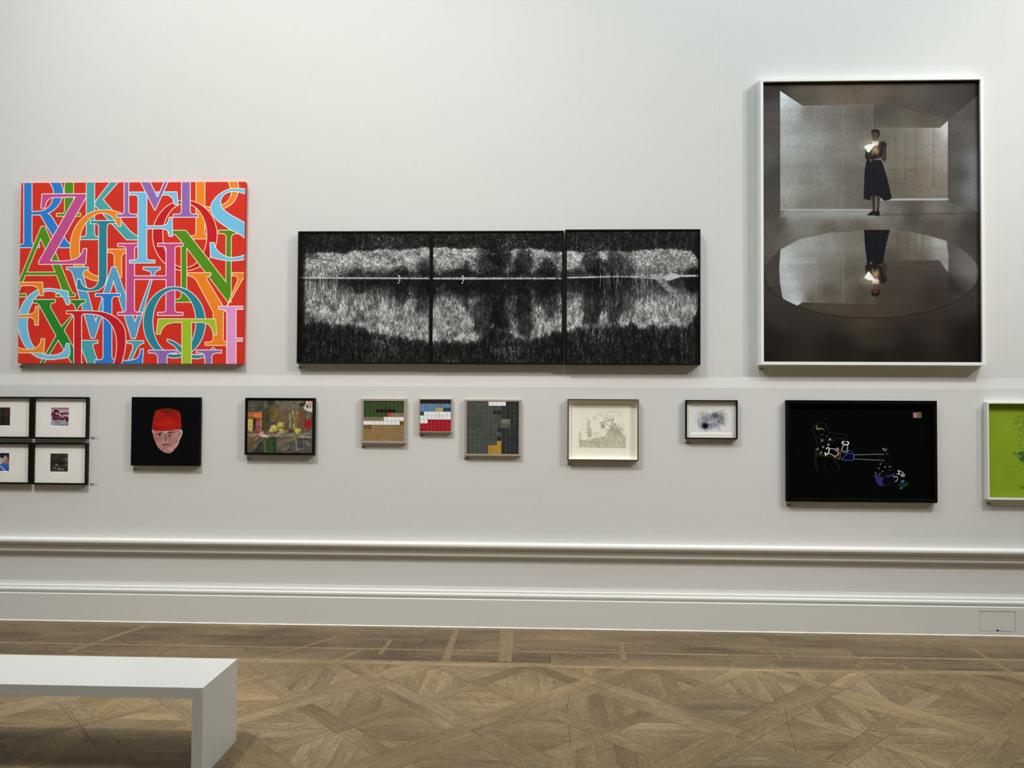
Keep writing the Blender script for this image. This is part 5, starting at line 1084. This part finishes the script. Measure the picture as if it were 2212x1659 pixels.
# ------------------------------------------------------------------ black picture with outlined figures
def neon_picture():
    # drawn in the coordinates of a 2212 x 1495 view of the picture
    p = Pic([(195, 165), (1972, 175), (2010, 1385), (190, 1375)], 800, 545, (5, 7, 7))
    z3 = lambda P: [((1740+x/11.85-1680)*5.978, (900+y/11.85-850)*5.978) for x, y in P]
    z4 = lambda P: [((1870+x/13.825-1680)*5.978, (960+y/13.825-850)*5.978) for x, y in P]
    def L(P, w, c_, a=1, s=True, f=z3): p.line(f(smooth(P) if s else P), w*(5.978/11.85 if f is z3 else 5.978/13.825), c_, a, .6)
    DG = (48, 50, 49); ol = (38, 44, 14); WT = (236, 238, 236)
    # seated figure, left
    L([(300, 560), (235, 450), (222, 340), (255, 240), (330, 180), (420, 162), (510, 200), (570, 270), (610, 360), (655, 450), (665, 500)], 12, DG)
    L([(300, 640), (285, 600), (320, 560), (380, 570), (440, 640)], 10, DG); L([(290, 620), (320, 720), (340, 840)], 9, DG); L([(440, 690), (415, 760), (445, 820)], 9, DG)
    L([(680, 445), (800, 462), (960, 485), (1090, 510), (1110, 560), (1105, 660)], 11, DG); L([(740, 740), (760, 660), (830, 605), (960, 605), (1045, 605), (1045, 680)], 11, DG); L([(500, 640), (570, 620), (640, 590)], 8, DG); L([(520, 670), (570, 680), (620, 660)], 8, DG)
    p.poly(z3(smooth([(350, 240), (310, 250), (288, 290), (300, 340), (340, 380), (390, 372), (450, 350), (500, 380), (518, 405), (520, 380), (490, 340), (430, 312), (360, 325), (325, 300), (330, 265)], True)), (100, 116, 62), 1, .6)
    for P in ([(415, 515), (455, 505), (490, 480)], [(545, 538), (575, 520), (585, 508)], [(580, 565), (600, 545), (618, 542)]): L(P, 9, (104, 106, 102))
    for cx, cy in ((460, 660), (665, 635), (625, 775), (488, 838), (342, 898), (432, 985)):
        c_ = WT if cy < 800 and cx > 600 else (196, 200, 190); L([(cx-28, cy-20+(cx % 5)*4), (cx+30, cy+22)], 10, c_, 1, False); L([(cx+18, cy-34), (cx-26, cy+26)], 10, c_, 1, False)
    # stool
    p.poly(z3(smooth([(250, 900), (300, 880), (330, 960), (400, 1010), (520, 1030), (640, 1050), (700, 1080), (640, 1110), (500, 1105), (340, 1070), (260, 990)], True)), (34, 38, 10), 1, .8)
    p.line(z3(smooth([(300, 1060), (290, 1250), (300, 1380), (350, 1500)])), 20, (30, 33, 14)); p.line(z3(smooth([(680, 1090), (800, 1200), (870, 1330), (905, 1440)])), 20, (30, 33, 14)); p.line(z3(smooth([(620, 1570), (560, 1440), (535, 1330), (580, 1260), (650, 1280), (710, 1370), (770, 1500)])), 8, (26, 28, 24))
    # gloves
    L([(1035, 690), (990, 700), (985, 740), (1040, 770), (1110, 772), (1145, 745), (1135, 700), (1105, 690)], 28, WT)
    L([(1020, 785), (985, 850), (970, 900), (1000, 950), (1050, 965), (1100, 965), (1140, 930)], 14, WT); L([(1060, 772), (1120, 800), (1118, 860), (1100, 920)], 14, WT)
    L([(570, 890), (590, 860), (630, 860), (640, 910), (625, 980), (600, 1030), (560, 1020), (535, 990), (540, 1030), (555, 1065)], 26, WT)
    L([(640, 880), (740, 885), (810, 895), (850, 865), (878, 870), (870, 900), (840, 930), (800, 935)], 14, WT); L([(860, 935), (868, 980), (885, 1010), (850, 1050), (790, 1090), (740, 1060), (680, 1025), (620, 1000)], 14, WT)
    OR = (206, 110, 76)
    L([(860, 905), (920, 910), (935, 950), (932, 1060), (915, 1165), (880, 1150), (820, 1140), (770, 1110), (765, 1090)], 10, OR); L([(885, 925), (905, 980), (895, 1050), (860, 1090), (800, 1120)], 9, OR); L([(905, 1165), (945, 1000)], 6, OR)
    # saw
    BL = (84, 116, 190)
    p.poly(z3([(990, 1170), (1130, 1010), (1270, 1010), (1275, 1180), (1265, 1190), (1010, 1190)]), (4, 8, 38)); L([(990, 1175), (980, 1150), (1120, 1010), (1260, 1008), (1280, 1040), (1275, 1180), (1250, 1192), (1010, 1190), (985, 1165)], 13, BL, 1, False)
    L([(965, 940), (985, 990), (1020, 1010), (1080, 1000), (1150, 950)], 8, (90, 98, 120)); L([(1130, 890), (1170, 925), (1230, 940), (1260, 980), (1262, 1005)], 8, (98, 106, 132)); L([(940, 1155), (985, 1155)], 8, (120, 140, 150)); L([(1285, 1060), (1298, 1100), (1285, 1130)], 8, BL)
    for (xa, ya, xb, yb, up) in ((1285, 1048, 2080, 1030, 1), (1285, 1155, 2080, 1192, -1)):
        L([(xa, ya), (xb, yb)], 10, (134, 138, 132), 1, False)
        for i in range(17): t_ = (i+.5)/17; x = xa+(xb-xa)*t_; y = ya+(yb-ya)*t_; p.poly(z3([(x-16, y), (x+2, y-up*20), (x+16, y)]), (160, 164, 158))
    # second figure, crouching right
    L([(430, 350), (470, 300), (560, 268), (650, 275), (720, 310), (790, 390), (815, 480), (790, 580), (730, 640), (680, 670)], 9, DG, 1, True, z4); L([(470, 600), (560, 640), (690, 680)], 8, DG, 1, True, z4)
    L([(475, 380), (480, 460), (500, 550)], 9, (42, 44, 42), 1, True, z4); L([(480, 382), (560, 400), (610, 460), (600, 520), (560, 550), (490, 555)], 9, (42, 44, 42), 1, True, z4)
    p.poly(z4([(560, 175), (580, 175), (630, 215), (610, 235), (585, 225)]), (214, 176, 180)); p.poly(z4([(590, 268), (630, 232), (655, 215), (665, 160), (690, 180), (706, 215), (690, 250), (655, 278)]), (112, 118, 80))
    L([(680, 365), (690, 345), (720, 345)], 12, (120, 116, 150), 1, True, z4); L([(715, 380), (745, 405)], 12, (92, 94, 118), 1, True, z4)
    for P in ([(500, 690), (515, 660), (530, 655)], [(495, 690), (530, 698)], [(670, 745), (640, 765), (675, 800)], [(765, 745), (810, 780), (838, 752)], [(440, 815), (480, 810), (485, 840)], [(765, 850), (800, 870)], [(560, 895), (600, 900), (595, 930)], [(360, 950), (390, 960), (385, 995)], [(520, 975), (480, 985), (488, 1030)]): L(P, 13, (168, 170, 164), 1, False, z4)
    for P in ([(490, 700), (420, 800), (370, 880), (360, 950)], [(740, 690), (860, 780), (940, 860), (1020, 890)], [(720, 820), (850, 900), (940, 950), (1000, 965)], [(690, 850), (680, 980)], [(540, 940), (550, 1050)]): L(P, 7, (40, 42, 42), 1, True, z4)
    PU = (58, 46, 108)
    p.poly(z4(smooth([(330, 1000), (380, 1010), (470, 1050), (600, 1110), (600, 1180), (580, 1260), (640, 1340), (580, 1365), (500, 1362), (440, 1310), (385, 1230), (365, 1130), (325, 1060)], True)), PU, 1, .8)
    p.poly(z4(smooth([(650, 1040), (720, 1050), (820, 1010), (920, 975), (960, 1000), (920, 1040), (800, 1070), (700, 1085)], True)), PU, 1, .8)
    L([(600, 1360), (700, 1340), (790, 1290), (850, 1215)], 9, (62, 58, 76), 1, True, z4); L([(610, 1110), (700, 1100), (900, 1050)], 7, (70, 66, 90), 1, True, z4); L([(320, 960), (345, 935), (370, 950)], 8, (90, 86, 110), 1, True, z4)
    for P in ([(850, 1220), (900, 1310), (1000, 1390), (1100, 1425)], [(990, 1250), (1040, 1300), (1080, 1330)], [(1135, 1090), (1110, 1200), (1100, 1310)]): L(P, 8, (40, 44, 44), 1, True, z4)
    L([(1025, 990), (1060, 1000), (1080, 960), (1090, 900), (1060, 880), (1045, 900)], 24, WT, 1, True, z4); L([(1090, 905), (1160, 920), (1220, 970), (1250, 1030), (1230, 1065), (1190, 1070)], 16, WT, 1, True, z4); L([(1090, 985), (1130, 1010), (1150, 1055), (1180, 1040), (1160, 990), (1200, 1010), (1210, 1050)], 14, WT, 1, True, z4)
    L([(912, 1095), (940, 1060), (975, 1090), (1000, 1065), (1030, 1090), (1042, 1140), (1030, 1190), (990, 1225), (962, 1215)], 14, WT, 1, True, z4)
    p.poly(z4(smooth([(1140, 1255), (1160, 1195), (1210, 1170), (1255, 1205), (1230, 1255), (1190, 1275)], True)), (40, 112, 176)); p.poly(z4([(1100, 1440), (1150, 1410), (1205, 1398), (1195, 1440), (1150, 1462), (1110, 1455)]), (64, 126, 160))
    p.poly(z4(smooth([(1075, 1350), (1120, 1310), (1240, 1290), (1310, 1235), (1365, 1260), (1350, 1340), (1260, 1380), (1150, 1380), (1085, 1390)], True)), (38, 56, 22))
    # two small colour swatches, top right
    p.poly([(1770, 250), (1826, 250), (1824, 320), (1775, 318)], (196, 118, 142)); p.poly([(1822, 242), (1880, 242), (1880, 320), (1826, 318)], (94, 104, 66)); p.line([(1775, 318), (1880, 320)], 4, (150, 150, 130), .8)
    return p
xl, xr, zb, zt = 1.7262, 2.7604, .9095, 1.6190; w_, h_ = xr-xl, zt-zb
t = thing('line_drawing_picture', 'wide black framed picture of outlined figures and a chainsaw glowing on black', 'picture', ((xl+xr)/2, YL, zb))
deepbk = mat('black_lacquer_frame', L3((3, 3, 3)), .55, .1, noise=.05, nscale=30)
frame(t, w_, h_, .024, .036, deepbk, .004); backing(t, w_, h_)
MB().ring(w_-.048, h_-.048, [(0, -.0125), (.020, -.0125), (.020, -.010), (0, -.010)]).build('mount', mat('black_mount', L3((3, 4, 4)), .9, .05, noise=.1, nscale=40), t).location = (0, 0, .024)
painted('print', neon_picture(), w_-.088, h_-.088, -.0105, .044, attr_mat('matt_black_print', .9, .02), t, G)
glazing(t, w_, h_, .024, -.030)

# ------------------------------------------------------------------ green print cut by the right edge
def plant_picture():
    p = Pic([(165, 150), (1060, 150), (1080, 1480), (190, 1480)], 300, 432, (141, 165, 38)); p.mul(fbm(432, 300, 4, 3, 3, 601), .03)
    LG = (166, 188, 78); DK = (62, 92, 8); r = random.Random(4)
    def leaf(x0, y0, x1, y1, b=18, wd=11):
        mx, my = (x0+x1)/2, (y0+y1)/2; dx, dy = x1-x0, y1-y0; l = math.hypot(dx, dy); nx, ny = -dy/l, dx/l
        c_ = (mx+nx*b, my+ny*b); A = smooth([(x0, y0), (c_[0]+nx*wd, c_[1]+ny*wd), (x1, y1)]); B = smooth([(x1, y1), (c_[0]-nx*wd, c_[1]-ny*wd), (x0, y0)])
        p.poly(A+B, LG, .75, .8); p.pen(A, DK, .85); p.pen(B, DK, .85); p.pen(smooth([(x0, y0), c_, (x1, y1)]), DK, .5)
    for ax, ay, k, R_ in ((640, 440, 15, 150), (660, 560, 12, 110), (655, 740, 8, 100), (660, 1000, 10, 130), (650, 860, 6, 90)):
        for i in range(k):
            a = -2.9+i*5.8/k+r.uniform(-.15, .15)
            if math.cos(a) > .1 and r.random() < .2: a = math.pi-a
            rr_ = R_*r.uniform(.7, 1.05); leaf(ax, ay, ax+rr_*math.cos(a), ay+rr_*.95*math.sin(a), r.choice([-22, 22, 14]), r.uniform(7, 12))
    for P in ([(680, 450), (600, 400), (490, 432)], [(640, 420), (560, 320), (540, 325)], [(620, 480), (540, 480), (498, 505)], [(600, 500), (560, 560), (555, 595)], [(640, 430), (570, 400), (518, 355)], [(670, 330), (640, 280), (618, 258)], [(650, 690), (600, 680), (558, 680)], [(640, 1000), (570, 990), (515, 1040)]): leaf(P[0][0], P[0][1], P[-1][0], P[-1][1], 12, 9)
    for x in (640, 652, 668, 682): p.line(smooth([(x, 540), (x+4, 820), (x-2, 1100), (x, 1250)]), 6, DK, .6, .8)
    p.poly(smooth([(560, 860), (600, 826), (680, 815), (760, 840), (770, 900), (720, 965), (640, 975), (580, 950), (555, 900)], True), (62, 112, 52), .9, 1)
    for i in range(16): a = r.uniform(0, 6.3); leaf(650+50*math.cos(a), 890+35*math.sin(a), 650+95*math.cos(a+.6), 890+70*math.sin(a+.6), 8, 9)
    for i in range(14): p.pen(smooth([(r.uniform(560, 760), r.uniform(820, 960)), (r.uniform(580, 760), r.uniform(820, 960)), (r.uniform(580, 760), r.uniform(820, 960))]), (20, 54, 20), .8)
    for (cx, cy) in ((515, 848), (600, 1330)):
        p.line(arc(cx, cy, 20, 20, 30, 340, 24), 8, (84, 104, 24), .9, .8); p.line(arc(cx+2, cy+2, 9, 9, 0, 300, 16), 5, (84, 104, 24), .9, .8)
    p.line(smooth([(520, 866), (560, 856), (600, 830)]), 12, (70, 100, 24), .8, 1); p.line(smooth([(618, 1345), (650, 1310), (665, 1240)]), 12, (50, 80, 30), .85, 1)
    p.poly([(655, 1060), (720, 1060), (715, 1230), (640, 1280), (635, 1230), (655, 1200)], (34, 66, 28), .85, 2)
    for i in range(18): y = r.uniform(1070, 1250); p.pen([(640, y), (720, y-14)], (120, 150, 90), .6)
    return p
xl, xr, zb, zt = 3.0986, 3.62, .9366, 1.6125; w_, h_ = xr-xl, zt-zb
t = thing('plant_print', 'lime green print of a leafy plant in a white frame at the right edge', 'print', ((xl+xr)/2, YL, zb))
frame(t, w_, h_, .0115, .042, mat('cream_frame', L3((240, 238, 230)), .4, .35, noise=.01, nscale=20), .003); backing(t, w_, h_)
painted('print', plant_picture(), w_-.0235, h_-.0235, -.012, .01175, printm, t, G)
MB().ring(w_-.023, h_-.023, [(0, -.030), (.002, -.030), (.002, -.012), (0, -.012)]).build('fillet', mat('grey_fillet', L3((150, 150, 138)), .7, .2, noise=.03, nscale=30), t).location = (0, 0, .0115)
glazing(t, w_, h_, .0115, -.032)

# ------------------------------------------------------------------ catalogue number labels
numm = mat('label_ink', (0.03, 0.028, 0.022, 1), .8, .1, noise=.05, nscale=30)
platem = mat('label_vinyl', L3((205, 202, 194)), .5, .3, noise=.01, nscale=20)
def label(num, x, z, yw_, where):
    t = thing('number_label', 'tiny wall label numbered '+num+', '+where, 'label', (x+.030, yw_, z-.011), 'numbered labels beside the pictures')
    pl = MB().box(-.030, .030, -.0008, 0, -.0100, .0100).build('label_plate', platem, t)
    cu = bpy.data.curves.new('number', 'FONT'); cu.body = num; cu.size = .0185; cu.extrude = .0002; cu.align_x = 'LEFT'; cu.align_y = 'CENTER'; cu.offset = .0003
    tmp = bpy.data.objects.new('number', cu); COL.objects.link(tmp); bpy.context.view_layer.update()
    me = bpy.data.meshes.new_from_object(tmp.evaluated_get(bpy.context.evaluated_depsgraph_get())); bpy.data.objects.remove(tmp); bpy.data.curves.remove(cu)
    me.name = 'number'; me.materials.clear(); me.materials.append(numm)
    o = bpy.data.objects.new('number', me); COL.objects.link(o); o.parent = pl; o.rotation_euler = (math.pi/2, 0, 0); o.location = (-.0275, -.0011, 0)
for a in (('828', -3.8285, 1.8467, YU, 'under the red letter painting'), ('833', -1.7560, 1.8467, YU, 'under the left panel of the landscape triptych'), ('839', 1.5465, 1.8495, YU, 'under the tall white framed photograph'),
          ('830', -3.2745, 1.3275, YL, 'right of the plum coloured print'), ('829', -3.2754, .9905, YL, 'right of the dark olive print'), ('831', -2.9560, 1.1015, YL, 'under the face in a red cap'),
          ('832', -2.1180, 1.1855, YL, 'under the still life with lemons'), ('834', -1.2855, 1.2755, YL, 'under the green and tan tile panel'), ('835', -.8665, 1.3640, YL, 'under the small red and blue tile panel'),
          ('836', -.5440, 1.1990, YL, 'under the grey and gold tile panel'), ('837', .1930, 1.1660, YL, 'under the pale etching'), ('838', 1.0275, 1.3225, YL, 'under the scribble drawing'),
          ('840', 1.7330, .8905, YL, 'under the black outlined figures picture'), ('841', 3.1120, .9165, YL, 'under the lime green plant print')):
    label(*a)
